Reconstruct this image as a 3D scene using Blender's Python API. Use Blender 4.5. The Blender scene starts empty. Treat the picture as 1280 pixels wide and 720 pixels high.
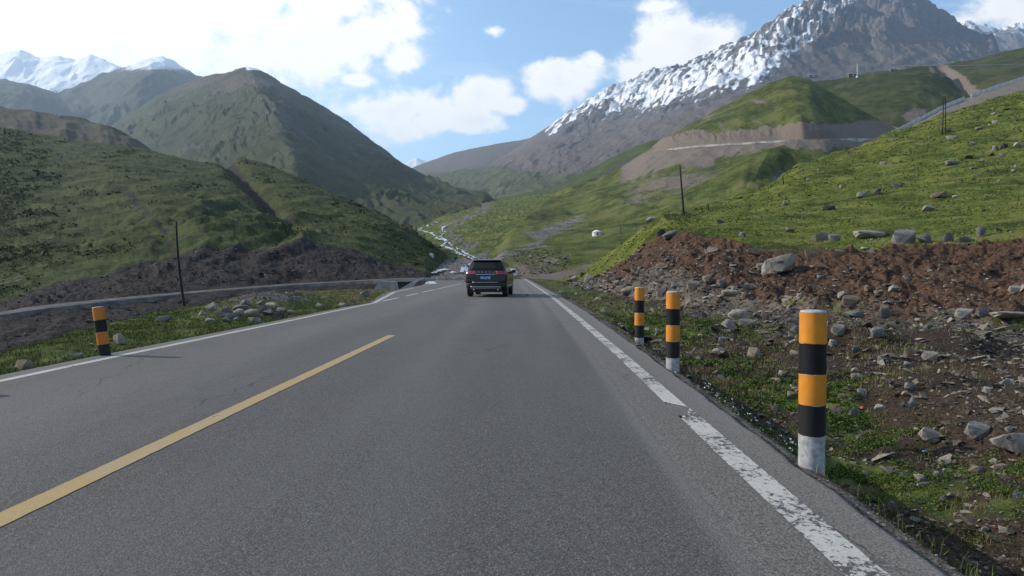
import bpy, bmesh, math, random
import numpy as np
from mathutils import Vector, Matrix, Euler

C = bpy.context.scene
COL = C.collection
R = math.radians
rng = np.random.default_rng(7)
random.seed(7)

# ------------------------------------------------------------------ camera, light, sky
F, HX, HY, CH = 850.0, 640.0, 337.0, 1.27          # focal (photo px), vanishing row, eye height
cam_d = bpy.data.cameras.new('camera'); cam = bpy.data.objects.new('camera', cam_d); COL.objects.link(cam)
cam.location = (0, 0, CH); cam.rotation_euler = (R(90) - math.atan(23 / F), 0, 0)
cam_d.sensor_width = 36; cam_d.lens = 36 * F / 1280
cam_d.clip_start = 0.05; cam_d.clip_end = 60000
C.camera = cam
C.view_settings.view_transform = 'Standard'; C.view_settings.look = 'None'
C.view_settings.exposure = 0.24; C.view_settings.gamma = 1
C.cycles.use_denoising = True
C.cycles.max_bounces = 5; C.cycles.diffuse_bounces = 2; C.cycles.glossy_bounces = 2
C.cycles.transparent_max_bounces = 8; C.cycles.volume_bounces = 0
HAZE = 7.5e-5
SUN_AZ, SUN_EL = R(-77), R(28)                      # azimuth from +Y, clockwise positive
sd = Vector((math.sin(SUN_AZ) * math.cos(SUN_EL), math.cos(SUN_AZ) * math.cos(SUN_EL), math.sin(SUN_EL)))
sun_d = bpy.data.lights.new('sun', 'SUN'); sun_d.energy = 5.0; sun_d.angle = R(0.6); sun_d.color = (1.0, 0.91, 0.78)
sun = bpy.data.objects.new('sun', sun_d); COL.objects.link(sun)
sun.rotation_euler = (-sd).to_track_quat('-Z', 'Y').to_euler()

world = bpy.data.worlds.new('World'); C.world = world; world.use_nodes = True
WT = world.node_tree; WT.nodes.clear()


class NB:
    """tiny node-tree helper"""
    def __init__(s, tree): s.t = tree

    def n(s, kind, **kw):
        nd = s.t.nodes.new(kind)
        for k, v in kw.items():
            if k.startswith('i_'):
                key = k[2:]
                sock = nd.inputs[int(key)] if key.isdigit() else nd.inputs[key.replace('_', ' ')]
                if hasattr(v, 'is_linked') or isinstance(v, bpy.types.NodeSocket): s.t.links.new(v, sock)
                else: sock.default_value = v
            else: setattr(nd, k, v)
        return nd

    def math(s, op, a, b=None, c=None, clamp=False):
        nd = s.t.nodes.new('ShaderNodeMath'); nd.operation = op; nd.use_clamp = clamp
        for i, v in enumerate((a, b, c)):
            if v is None: continue
            if isinstance(v, bpy.types.NodeSocket): s.t.links.new(v, nd.inputs[i])
            else: nd.inputs[i].default_value = v
        return nd.outputs[0]

    def mix(s, f, a, b, mode='MIX'):
        nd = s.t.nodes.new('ShaderNodeMix'); nd.data_type = 'RGBA'; nd.blend_type = mode
        for idx, v in ((0, f), (6, a), (7, b)):
            if isinstance(v, bpy.types.NodeSocket): s.t.links.new(v, nd.inputs[idx])
            else: nd.inputs[idx].default_value = v if idx == 0 else (tuple(v) + (1,))[:4]
        return nd.outputs[2]

    def step(s, v, lo, hi):
        nd = s.t.nodes.new('ShaderNodeMapRange'); nd.interpolation_type = 'SMOOTHSTEP'
        s.t.links.new(v, nd.inputs[0]); nd.inputs[1].default_value = lo; nd.inputs[2].default_value = hi
        return nd.outputs[0]

    def noise(s, vec, scale, detail=4, rough=0.55, dist=0.0, out=0):
        nd = s.t.nodes.new('ShaderNodeTexNoise')
        if vec is not None: s.t.links.new(vec, nd.inputs['Vector'])
        nd.inputs['Scale'].default_value = scale; nd.inputs['Detail'].default_value = detail
        nd.inputs['Roughness'].default_value = rough; nd.inputs['Distortion'].default_value = dist
        return nd.outputs[out]

    def scalev(s, vec, sc):
        nd = s.t.nodes.new('ShaderNodeVectorMath'); nd.operation = 'MULTIPLY'
        s.t.links.new(vec, nd.inputs[0]); nd.inputs[1].default_value = sc
        return nd.outputs[0]


def build_sky():
    b = NB(WT); out = b.n('ShaderNodeOutputWorld'); bg = b.n('ShaderNodeBackground'); bg.inputs[1].default_value = 0.125
    sky = b.n('ShaderNodeTexSky', sky_type='NISHITA', sun_disc=False, sun_elevation=SUN_EL, sun_rotation=SUN_AZ)
    sky.altitude = 2500; sky.air_density = 1.0; sky.dust_density = 0.6; sky.ozone_density = 1.3
    tc = b.n('ShaderNodeTexCoord').outputs['Generated']
    sep = b.n('ShaderNodeSeparateXYZ'); WT.links.new(tc, sep.inputs[0])
    az = b.math('ARCTAN2', sep.outputs[0], sep.outputs[1]); el = b.math('ARCSINE', sep.outputs[2])
    cmb = b.n('ShaderNodeCombineXYZ', i_0=az, i_1=el).outputs[0]

    def ang(px, py):
        x, z = (px - HX) / F, (HY - py) / F
        return math.atan2(x, 1), math.atan2(z, math.hypot(x, 1))
    # clouds of the place, each an ellipse of sky: (photo px, py, half width, half height)
    blobs = [(496, 140, 58, 30), (538, 146, 38, 24), (470, 138, 40, 18), (507, 165, 34, 16), (608, 120, 38, 24), (588, 152, 40, 16), (640, 134, 22, 12),
             (700, 108, 50, 26), (737, 98, 36, 24), (742, 78, 18, 16), (835, 66, 78, 50), (870, 60, 40, 32), (800, 95, 56, 32),
             (447, 101, 28, 10), (617, 42, 44, 17, .12), (500, 74, 26, 24), (462, 46, 64, 38), (385, 58, 100, 58), (250, 30, 210, 110), (60, 20, 260, 150),
             (-150, 10, 280, 170), (400, 5, 100, 32), (590, -14, 60, 16, .6), (1280, 6, 80, 40, .85), (1200, 30, 36, 12, .6), (820, 13, 80, 12, .45)]
    m = None
    for px, py, rx, ry, *am in blobs:
        a, e = ang(px, py)
        sub = b.n('ShaderNodeVectorMath', operation='SUBTRACT'); WT.links.new(cmb, sub.inputs[0]); sub.inputs[1].default_value = (a, e, 0)
        mul = b.scalev(sub.outputs[0], (F / rx * 0.92, F / ry * 0.92, 0))
        ln = b.n('ShaderNodeVectorMath', operation='LENGTH'); WT.links.new(mul, ln.inputs[0])
        v = b.math('SUBTRACT', am[0] if am else 1.0, ln.outputs['Value'])
        m = v if m is None else b.math('SMOOTH_MAX', m, v, 0.25)
    m = b.math('MAXIMUM', m, -1.2)
    wide = b.noise(b.scalev(tc, (1, 1, 2.2)), 1.7, 3, 0.5)                 # the same kind of cloud round the rest of the sky
    # ordinary broken cloud everywhere outside the part of the sky described above
    away = b.step(b.math('ADD', b.math('ABSOLUTE', az), b.math('MULTIPLY', el, 1.2)), 0.85, 1.3)
    m = b.math('MAXIMUM', m, b.math('SUBTRACT', b.math('MULTIPLY', b.math('MULTIPLY', b.math('SUBTRACT', wide, 0.60), 5.0), away), b.math('SUBTRACT', 0.8, b.math('MULTIPLY', away, 0.8))))
    n1 = b.noise(b.scalev(tc, (1, 1, 1.35)), 11, 12, 0.58, 0.25)
    n2 = b.noise(tc, 38, 6, 0.6)
    fb = b.math('ADD', b.math('MULTIPLY', b.math('SUBTRACT', n1, 0.5), 2.6), b.math('MULTIPLY', b.math('SUBTRACT', n2, 0.5), 0.55))
    dens = b.math('ADD', m, fb)
    mask = b.step(dens, 0.0, 0.50)
    # thin veil
    veil = b.step(b.noise(b.scalev(tc, (1, 1, 5)), 4.2, 8, 0.62, 0.8), 0.52, 0.8)
    mask = b.math('MAXIMUM', mask, b.math('MULTIPLY', veil, 0.28))
    left = b.step(b.math('MULTIPLY', az, -1.0), -0.05, 0.5)                # air grows whiter towards the sun's side
    thick = b.step(dens, 0.25, 1.1)
    shade = b.noise(tc, 16, 5, 0.5)
    ccol = b.mix(b.math('MULTIPLY', b.math('MULTIPLY', thick, b.step(shade, 0.4, 0.75)), b.math('SUBTRACT', 0.75, b.math('MULTIPLY', left, 0.75))), (9.6, 9.4, 9.2), (6.9, 7.0, 7.4))
    hs = b.mix(b.math('MULTIPLY', left, 0.30), b.mix(1.0, sky.outputs[0], SKY_GAIN, 'MULTIPLY'), (8.8, 9.0, 9.2))
    fin = b.mix(b.math('MULTIPLY', mask, 0.97), hs, ccol)
    WT.links.new(fin, bg.inputs[0]); WT.links.new(bg.outputs[0], out.inputs[0])


SKY_GAIN = (1.75, 1.95, 1.85)
build_sky()

# ------------------------------------------------------------------ helpers


def tag(o, label=None, cat=None, group=None, kind=None):
    if label: o['label'] = label
    if cat: o['category'] = cat
    if group: o['group'] = group
    if kind: o['kind'] = kind
    return o


def link(name, me, m=None, parent=None):
    if m is not None and not me.materials: me.materials.append(m)
    o = bpy.data.objects.new(name, me); COL.objects.link(o)
    if parent is not None: o.parent = parent
    return o


def empty(name, loc, rz=0, rx=0, ry=0):
    o = bpy.data.objects.new(name, None); COL.objects.link(o); o.location = loc; o.rotation_euler = (rx, ry, rz)
    o.empty_display_size = 0.2
    return o


def np_mesh(name, verts, faces, smooth=True, attrs=None):
    """faces: (n,k) int array"""
    me = bpy.data.meshes.new(name); n = len(verts); faces = np.asarray(faces, np.int32); k = faces.shape[1]
    me.vertices.add(n); me.vertices.foreach_set('co', np.asarray(verts, np.float32).ravel())
    me.loops.add(faces.size); me.loops.foreach_set('vertex_index', faces.ravel())
    me.polygons.add(len(faces)); me.polygons.foreach_set('loop_start', np.arange(len(faces), dtype=np.int32) * k)
    me.polygons.foreach_set('loop_total', np.full(len(faces), k, np.int32))
    me.update(calc_edges=True)
    me.polygons.foreach_set('use_smooth', np.full(len(faces), smooth, bool))
    for a, v in (attrs or {}).items():
        at = me.attributes.new(a, 'FLOAT', 'POINT'); at.data.foreach_set('value', np.asarray(v, np.float32).ravel())
    return me


def grid_faces(nu, nv, flip=False):
    i = np.arange(nv - 1)[:, None] * nu + np.arange(nu - 1)[None, :]
    a, b, c, d = i, i + 1, i + nu + 1, i + nu
    f = np.stack([a, d, c, b] if not flip else [a, b, c, d], -1).reshape(-1, 4)
    return f


_pt = np.random.default_rng(3).permutation(256).astype(np.int64); _pt = np.concatenate([_pt, _pt])
_gr = np.stack([np.cos(np.arange(256) * 2.399963), np.sin(np.arange(256) * 2.399963)], -1)


def perlin(x, y, seed=0):
    x = np.asarray(x, float) + seed * 17.31; y = np.asarray(y, float) - seed * 9.17
    xi = np.floor(x).astype(np.int64); yi = np.floor(y).astype(np.int64); xf = x - xi; yf = y - yi
    u = xf * xf * xf * (xf * (xf * 6 - 15) + 10); v = yf * yf * yf * (yf * (yf * 6 - 15) + 10)

    def g(ix, iy, fx, fy):
        h = _pt[(_pt[(ix) & 255] + iy) & 255]; gg = _gr[h]
        return gg[..., 0] * fx + gg[..., 1] * fy
    a = g(xi, yi, xf, yf); b = g(xi + 1, yi, xf - 1, yf); c = g(xi, yi + 1, xf, yf - 1); d = g(xi + 1, yi + 1, xf - 1, yf - 1)
    return ((a * (1 - u) + b * u) * (1 - v) + (c * (1 - u) + d * u) * v) * 1.5


def fbm(x, y, o=5, seed=0, gain=0.5, ridge=False):
    s = 0; a = 1; t = 0
    for i in range(o):
        p = perlin(x, y, seed + i * 3)
        if ridge: p = 1 - 2 * np.abs(p)
        s = s + p * a; t += a; a *= gain; x = x * 2.03; y = y * 2.03
    return s / t


def sm(x, a, b):
    t = np.clip((x - a) / (b - a), 0, 1); return t * t * (3 - 2 * t)


def W(px, py, d):
    px, py, d = np.asarray(px, float), np.asarray(py, float), np.asarray(d, float)
    return np.stack([(px - HX) / F * d, d, CH - (py - HY) / F * d], -1)


def smooth_axis(A, w, axis):
    if w < 1: return A
    k = int(w) * 2 + 1; ker = np.hanning(k + 2)[1:-1]; ker /= ker.sum()
    pad = [(0, 0)] * A.ndim; h = k // 2
    A = np.moveaxis(A, axis, 0)
    first = A[:1]; last = A[-1:]
    ext = np.concatenate([2 * first - A[1:h + 1][::-1], A, 2 * last - A[-h - 1:-1][::-1]], 0)
    o = np.zeros_like(A)
    for i in range(k): o += ker[i] * ext[i:i + len(A)]
    return np.moveaxis(o, 0, axis)


LOFTS = {}


def gul(U, V, X, Y, fq, sl, seed, S, o=4, gain=.5):
    """gullies that wander down a slope"""
    w = fbm(X / S, Y / S, 4, seed + 50, .5); w2 = fbm(X / S * 2.7, Y / S * 2.7, 3, seed + 60, .5)
    a = fbm(U * fq - V * sl + w * 1.5 + w2 * .35, V * (1 + fq * .10) + w * .8, o, seed, gain, True)
    return a * np.clip(.65 + 1.1 * fbm(U * fq * .35, V * 2.5, 3, seed + 70), .15, 1.4)


def loft(name, rows, nu, nv, disp, masks, m, su=1.2, sv=6, back=(0.10, 0.05, 0.35), zmin=-12, backs=26):
    """Ground surface through matched stations (photo px, py, distance), crest first. A back slope closes it behind.
    disp(U,V,X,Y,Z,px,py) -> metres up; masks(...) -> dict of vertex masks."""
    P = np.array([W(*zip(*r)) for r in rows])                       # rows, stations, 3
    S = np.array([[(a, b) for a, b, c in r] for r in rows], float)
    L = np.abs(np.diff(S[:, :, 0], axis=1)).mean(0) + 6; t = np.concatenate([[0], np.cumsum(L)]); t /= t[-1]
    U = np.linspace(0, 1, nu)
    Pu = np.stack([[np.interp(U, t, P[i, :, k]) for k in range(3)] for i in range(len(rows))])      # rows,3,nu
    Pu = smooth_axis(Pu, nu * su / 100, 2)
    Lv = np.abs(np.diff(S[:, :, 1], axis=0)).mean(1) + 4
    tv = np.concatenate([[0], np.cumsum(Lv)]); tv /= tv[-1]
    V = np.linspace(0, 1, nv)
    G = np.zeros((nv, nu, 3))
    for k in range(3):
        for j in range(nv):
            i = min(np.searchsorted(tv, V[j], side='right') - 1, len(tv) - 2); f = (V[j] - tv[i]) / (tv[i + 1] - tv[i])
            G[j, :, k] = Pu[i, k] * (1 - f) + Pu[i + 1, k] * f
    # back slope
    if back:
        bd, bz, b2 = back; c = G[0]; dirv = c.copy(); dirv[:, 2] = 0; dist = dirv[:, 1:2].copy()
        r1 = c + dirv * bd; r1[:, 2] -= dist[:, 0] * bz
        r2 = c + dirv * b2; r2[:, 2] = np.minimum(r1[:, 2] - 1, zmin)
        nb = backs
        B = [r2 * (1 - f) + r1 * f for f in np.linspace(0, 1, nb // 3, endpoint=False)] + [r1 * (1 - f) + c * f for f in np.linspace(0, 1, nb - nb // 3, endpoint=False)]
        G = np.concatenate([np.array(B), G], 0); Vv = np.concatenate([np.full(nb, 0.0), V]); nback = nb
    else: Vv = V; nback = 0
    G = smooth_axis(G, sv, 0)
    UU, VV = np.meshgrid(U, Vv)
    px = G[..., 0] / G[..., 1] * F + HX; py = HY - (G[..., 2] - CH) / G[..., 1] * F
    fd = sm(UU, 0, .035) * sm(1 - UU, 0, .02)
    D = disp(UU, VV, G[..., 0], G[..., 1], G[..., 2], px, py); cb = smooth_axis(D[nback], nu / 14, 0)
    if nu > 200: D = D - cb[None, :] * np.exp(-VV * 4)
    G[..., 2] += D * fd - .007 * G[..., 1] * (1 - fd) * (nu > 200) * (VV > 0 if name != 'meadow_slope' else 0)
    # slope
    dx = np.gradient(G, axis=1); dy = np.gradient(G, axis=0); N = np.cross(dx, dy); N /= np.linalg.norm(N, axis=-1, keepdims=True) + 1e-9
    N[N[..., 2] < 0] *= -1
    mk = masks(UU, VV, G[..., 0], G[..., 1], G[..., 2], px, py, N)
    me = np_mesh(name, G.reshape(-1, 3), grid_faces(nu, nv + nback), True, {k: v for k, v in mk.items()})
    # make the faces look upward
    o = link(name, me, m); tag(o, kind='structure')
    me.polygons[len(me.polygons) // 2].normal
    zs = np.zeros(len(me.polygons) * 3); me.polygons.foreach_get('normal', zs)
    if zs[2::3].mean() < 0: me.flip_normals()
    LOFTS[name] = (o, G, N, px, py, mk)
    return o


def mat(name, rough=0.8, color=(0.5, 0.5, 0.5), metal=0.0, spec=0.3):
    m = bpy.data.materials.new(name); m.use_nodes = True; b = NB(m.node_tree); p = m.node_tree.nodes['Principled BSDF']
    p.inputs['Base Color'].default_value = tuple(color) + (1,); p.inputs['Roughness'].default_value = rough
    p.inputs['Metallic'].default_value = metal; p.inputs['Specular IOR Level'].default_value = spec
    return m, b, p


def terrain_mat(name, grass, dirt, rock, scale, snow=(0.82, 0.84, 0.88), bump=0.5, bumpd=None, fine=1.0, stretch=(1, 1, 1)):
    """grass/dirt/rock: (dark, light) colour pairs mixed by noise; masks 'dirt','rock','snow' choose between them. scale = metres of the clumps"""
    m, b, p = mat(name, 0.95, spec=0.08)
    co = b.n('ShaderNodeTexCoord').outputs['Object']; co = b.scalev(co, tuple(s_ / scale for s_ in stretch))
    n1 = b.noise(co, 0.22, 4, 0.6); n2 = b.noise(co, 1.0, 6, 0.65); n3 = b.noise(co, 5.0 * fine, 5, 0.7)
    at = lambda k: b.n('ShaderNodeAttribute', attribute_name=k).outputs['Fac']
    mixn = b.math('ADD', b.math('MULTIPLY', n1, 0.45), b.math('ADD', b.math('MULTIPLY', n2, 0.35), b.math('MULTIPLY', n3, 0.35)))
    f = b.step(mixn, 0.46, 0.70)
    g = b.mix(f, grass[0], grass[1])
    if len(grass) > 2: g = b.mix(b.step(n1, 0.52, 0.68), g, grass[2])
    dcol = b.mix(b.step(n3, 0.3, 0.7), dirt[0], dirt[1]); rcol = b.mix(b.step(b.math('ADD', b.math('MULTIPLY', n2, 0.4), b.math('MULTIPLY', n3, 0.6)), 0.35, 0.66), rock[0], rock[1])
    jit = b.math('MULTIPLY', b.math('SUBTRACT', b.math('ADD', b.math('MULTIPLY', n3, 0.6), b.math('MULTIPLY', n2, 0.4)), 0.5), 1.5)
    sel = lambda k: b.step(b.math('ADD', at(k), jit), 0.4, 0.6)
    c = b.mix(sel('dirt'), g, dcol); c = b.mix(sel('rock'), c, rcol); c = b.mix(b.step(b.math('ADD', at('snow'), jit), 0.32, 0.72), c, snow)
    m.node_tree.links.new(c, p.inputs['Base Color'])
    if bump:
        bp = b.n('ShaderNodeBump', i_0=bump, i_1=(bumpd or scale * 0.35)); hsum = b.math('ADD', b.math('MULTIPLY', n2, 0.6), b.math('MULTIPLY', n3, 0.4))
        m.node_tree.links.new(hsum, bp.inputs['Height']); m.node_tree.links.new(bp.outputs[0], p.inputs['Normal'])
    return m


GR = ((0.034, 0.044, 0.011), (0.132, 0.156, 0.035), (0.138, 0.135, 0.046))       # meadow grass
ROCKG = ((0.085, 0.078, 0.080), (0.24, 0.22, 0.215))
SOIL = ((0.055, 0.032, 0.024), (0.17, 0.098, 0.072))


def M3(px=None, py=None, **k):
    z = np.zeros_like(px); return {'dirt': k.get('dirt', z), 'rock': k.get('rock', z), 'snow': k.get('snow', z)}


# ------------------------------------------------------------------ the large landforms
ground_m = terrain_mat('valley ground', GR, SOIL, ROCKG, 8, bump=0.2)
g = np.linspace(-15000, 15000, 41); gx, gy = np.meshgrid(g, g)
me = np_mesh('ground', np.stack([gx, gy, np.full_like(gx, -13.0)], -1).reshape(-1, 3), grid_faces(41, 41, True), True,
             {'dirt': np.full(1681, 0.2), 'rock': np.full(1681, 0.1), 'snow': np.zeros(1681)})
tag(link('ground', me, ground_m), kind='structure')

# --- far left snow ridge
m_far = terrain_mat('high snow mountain', ((0.05, 0.065, 0.04), (0.10, 0.12, 0.06)), ((0.10, 0.10, 0.09), (0.18, 0.17, 0.16)), ((0.10, 0.10, 0.11), (0.22, 0.21, 0.22)), 60, bump=0.6)
rows = [[(-260, 40, 7600), (-120, 62, 7400), (-40, 66, 7200), (0, 70, 7100), (32, 62, 7000), (58, 73, 7000), (80, 70, 6900), (100, 75, 6900), (118, 68, 6800), (142, 79, 6700), (170, 90, 6600), (230, 120, 6500)],
        [(-300, 100, 6400), (-160, 105, 6300), (-80, 108, 6200), (-30, 110, 6200), (10, 110, 6100), (40, 112, 6100), (60, 112, 6000), (85, 113, 6000), (105, 112, 6000), (130, 115, 6000), (160, 120, 5900), (220, 140, 5900)],
        [(-340, 190, 5200), (-200, 190, 5200), (-120, 190, 5100), (-60, 190, 5100), (-20, 190, 5000), (10, 190, 5000), (40, 190, 5000), (60, 190, 5000), (85, 190, 5000), (110, 190, 5000), (150, 190, 5000), (210, 190, 5000)]]
loft('snowy_mountain', rows, 320, 90,
     lambda U, V, X, Y, Z, px, py: 38 * fbm(X / 420, Y / 420, 6, 4, 0.5, True) + 60 * gul(U, V, X, Y, 16, -6, 8, 700) * sm(V, 0, .2),
     lambda U, V, X, Y, Z, px, py, N: M3(px, rock=sm(V, .38, .5) * .65 + sm(0.72 - N[..., 2], -.02, .14) * .9, snow=np.clip(1.0 - sm(V, .40, .60) + 0.0 - sm(0.62 - N[..., 2], 0, .14) * .8, 0, 1)), m_far, su=0.4, sv=3)
# --- snow peak at the valley head
rows = [[(470, 222, 12000), (500, 210, 12000), (521, 199, 12000), (532, 203, 12000), (548, 204, 12000), (580, 215, 12000)],
        [(470, 260, 11000), (500, 260, 11000), (521, 260, 11000), (532, 260, 11000), (548, 260, 11000), (580, 260, 11000)]]
loft('distant_snow_peak', rows, 90, 40, lambda U, V, X, Y, Z, px, py: 60 * fbm(X / 500, Y / 500, 5, 2, .5, True),
     lambda U, V, X, Y, Z, px, py, N: M3(px, rock=np.full_like(U, .8), snow=1.1 - V), m_far, su=0.5, sv=2)
# --- rounded peak with a snow cap
m_mid = terrain_mat('blue green mountain', ((0.030, 0.036, 0.024), (0.055, 0.062, 0.036)), ((0.08, 0.07, 0.065), (0.14, 0.12, 0.11)), ((0.09, 0.085, 0.085), (0.19, 0.18, 0.18)), 40, bump=0.6)
rows = [[(-260, 84, 4600), (-60, 96, 4500), (0, 99, 4400), (45, 106, 4400), (75, 116, 4500), (105, 104, 4700), (135, 92, 4800), (165, 83, 4900), (190, 73, 4900), (207, 69, 4900), (222, 75, 4900), (245, 92, 4900), (300, 112, 5000)],
        [(-260, 130, 4000), (-60, 135, 3900), (0, 125, 3800), (45, 132, 3900), (85, 150, 4200), (120, 140, 4200), (150, 125, 4000), (175, 115, 3900), (195, 110, 4000), (215, 120, 4300), (240, 135, 4400), (260, 145, 4400), (300, 150, 4400)],
        [(-260, 220, 3000), (-60, 220, 3000), (0, 215, 3000), (45, 215, 3000), (85, 215, 3000), (110, 215, 3000), (135, 215, 3000), (160, 215, 3000), (180, 215, 3000), (205, 215, 3000), (225, 215, 3000), (250, 215, 3000), (300, 215, 3000)]]
loft('snow_capped_mountain', rows, 360, 110,
     lambda U, V, X, Y, Z, px, py: 40 * fbm(X / 300, Y / 300, 6, 5, 0.5, True) + 85 * gul(U, V, X, Y, 12, 1.5, 18, 500) * sm(V, 0, .3),
     lambda U, V, X, Y, Z, px, py, N: M3(px, rock=.25 + .35 * fbm(X / 260, Y / 260, 4, 6) + .4 * sm(100 - py, -5, 15), dirt=.25 + .3 * fbm(X / 500, Y / 400, 3, 7), snow=sm(98 - py, -4, 16) * sm(px, 120, 170) * .9), m_mid, su=0.5, sv=4)
# --- big pyramid mountain on the left
m_pyr = terrain_mat('green pyramid mountain', ((0.028, 0.034, 0.016), (0.064, 0.072, 0.032)), ((0.07, 0.06, 0.05), (0.13, 0.11, 0.09)), ((0.050, 0.045, 0.048), (0.12, 0.108, 0.11)), 22, bump=0.7)
rows = [[(60, 196, 3000), (100, 178, 3000), (140, 156, 3000), (165, 141, 2950), (190, 124, 2900), (220, 107, 2850), (245, 97, 2800), (275, 91, 2750), (300, 85, 2700), (313, 82, 2700), (326, 86, 2700), (350, 100, 2650), (376, 115, 2600), (400, 129, 2500), (430, 147, 2450), (462, 170, 2350), (500, 201, 2250), (530, 218, 2150), (560, 231, 2050), (592, 240, 1900), (625, 248, 1750)],
        [(60, 215, 2400), (110, 200, 2380), (150, 180, 2350), (180, 168, 2300), (205, 158, 2250), (240, 150, 2160), (265, 146, 2060), (295, 140, 1940), (322, 137, 1790), (336, 138, 1700), (352, 142, 1820), (378, 150, 2040), (400, 165, 2100), (420, 175, 2000), (445, 188, 1980), (475, 205, 1900), (505, 220, 1820), (530, 232, 1750), (556, 240, 1650), (585, 246, 1550), (618, 252, 1500)],
        [(60, 245, 1700), (110, 235, 1650), (150, 225, 1600), (180, 220, 1560), (205, 216, 1520), (240, 212, 1480), (265, 210, 1430), (295, 205, 1380), (335, 200, 1230), (365, 200, 1120), (385, 203, 1190), (405, 210, 1350), (425, 218, 1400), (445, 226, 1400), (465, 234, 1380), (490, 242, 1330), (515, 249, 1280), (536, 254, 1240), (558, 257, 1200), (585, 257, 1150), (612, 256, 1100)],
        [(60, 320, 900), (110, 316, 900), (150, 312, 900), (180, 310, 900), (205, 308, 900), (240, 306, 880), (265, 304, 860), (295, 300, 840), (345, 296, 800), (385, 294, 780), (405, 296, 780), (425, 300, 780), (440, 302, 780), (455, 302, 770), (475, 302, 760), (495, 300, 740), (515, 297, 720), (535, 293, 700), (555, 287, 700), (580, 281, 720), (610, 274, 760)]]
loft('pyramid_mountain', rows, 480, 170,
     lambda U, V, X, Y, Z, px, py: (12 * fbm(X / 120, Y / 120, 6, 9, 0.5, True) + 78 * gul(U, V, X, Y, 11, 3.4, 22, 330) * sm(V, .02, .3) + 9 * gul(U, V, X, Y, 44, 10, 25, 120) * sm(V, .02, .3)) * np.clip(Y / 2500, .1, 1) ** 1.5 * (1 - .6 * sm(V, .75, 1)),
     lambda U, V, X, Y, Z, px, py, N: M3(px, rock=.16 + .42 * fbm(X / 200, Y / 200, 4, 16) + .25 * sm(px, 290, 350) * (1 - sm(px, 350, 440)) * sm(py, 100, 160) * (1 - sm(py, 190, 250)) + .3 * sm(px, 400, 440) * (1 - sm(py, 190, 230)),
                                         dirt=.22 + .35 * sm(150 - py, 0, 50) * (1 - sm(px, 330, 360)) + .35 * fbm(X / 400, Y / 300, 3, 17), snow=.9 * sm(px, 306, 314) * sm(94 - py, 0, 6) * (1 - sm(px, 325, 335))), m_pyr, su=2.2, sv=7)
# --- brown shoulder behind the front slope
m_brn = terrain_mat('brown shoulder', ((0.045, 0.048, 0.025), (0.085, 0.080, 0.045)), ((0.07, 0.06, 0.05), (0.12, 0.10, 0.085)), ROCKG, 9, bump=0.7)
rows = [[(-260, 110, 1000), (-80, 124, 980), (0, 133, 960), (60, 141, 940), (110, 149, 920), (140, 157, 900), (165, 170, 880), (190, 186, 860), (230, 208, 840)],
        [(-260, 215, 640), (-80, 215, 640), (0, 215, 640), (60, 215, 640), (110, 215, 640), (140, 218, 640), (165, 222, 640), (190, 228, 640), (240, 240, 640)]]
loft('brown_hill', rows, 260, 60, lambda U, V, X, Y, Z, px, py: 5 * fbm(X / 60, Y / 60, 6, 31, .5, True) + 7 * fbm(U * 9, V, 3, 32, .5, True) * sm(V, 0, .3),
     lambda U, V, X, Y, Z, px, py, N: M3(px, dirt=.45 + .5 * fbm(X / 80, Y / 80, 4, 33)), m_brn, su=0.6, sv=4)
# --- the right hand snow mountain
m_big = terrain_mat('grey snow mountain', ((0.055, 0.062, 0.035), (0.105, 0.11, 0.06)), ((0.085, 0.076, 0.073), (0.155, 0.136, 0.126)), ((0.052, 0.051, 0.055), (0.18, 0.172, 0.175)), 20, bump=0.8)
crest = [(500, 214), (525, 206), (570, 190), (620, 180), (665, 172), (700, 150), (750, 122), (790, 101), (835, 84), (880, 72), (905, 58), (935, 48), (965, 36), (1000, 18), (1025, 8), (1045, -5), (1068, 1), (1090, -4), (1110, -2), (1128, -9), (1143, 0), (1160, 12), (1178, 25), (1198, 40), (1213, 52), (1250, 66)]
cd = [5200, 5200, 5100, 5000, 4900, 4800, 4700, 4600, 4550, 4500, 4500, 4450, 4400, 4350, 4300, 4250, 4250, 4250, 4250, 4200, 4200, 4200, 4200, 4200, 4150, 4100]
mid = [(485, 232), (515, 226), (555, 216), (590, 208), (622, 202), (650, 186), (685, 166), (718, 152), (755, 142), (790, 132), (815, 120), (842, 108), (872, 96), (905, 82), (935, 66), (975, 52), (1020, 50), (1050, 48), (1080, 46), (1105, 40), (1122, 44), (1145, 52), (1168, 58), (1190, 66), (1212, 72), (1250, 80)]
md = [4300, 4300, 4200, 4100, 4100, 4000, 3950, 3900, 3850, 3800, 3750, 3700, 3620, 3520, 3420, 3300, 3350, 3450, 3550, 3550, 3600, 3650, 3700, 3700, 3700, 3700]
low = [(470, 262), (500, 254), (535, 244), (560, 240), (590, 234), (615, 226), (640, 215), (668, 205), (698, 196), (728, 188), (755, 178), (782, 166), (812, 152), (845, 138), (880, 124), (930, 112), (990, 108), (1040, 104), (1080, 100), (1110, 98), (1135, 96), (1155, 95), (1175, 95), (1200, 96), (1225, 98), (1260, 100)]
ld = [3000, 2950, 2900, 2850, 2850, 2800, 2800, 2750, 2750, 2700, 2700, 2700, 2650, 2600, 2550, 2500, 2550, 2600, 2650, 2700, 2700, 2700, 2700, 2700, 2700, 2700]
bot = [(455, 290), (490, 285), (520, 278), (548, 272), (575, 268), (600, 264), (625, 258), (650, 252), (680, 246), (710, 240), (738, 232), (765, 222), (790, 212), (820, 200), (860, 190), (915, 180), (980, 175), (1035, 172), (1075, 170), (1110, 168), (1135, 166), (1155, 165), (1180, 165), (1205, 165), (1230, 165), (1265, 165)]
bd_ = [1900] * 26
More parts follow.
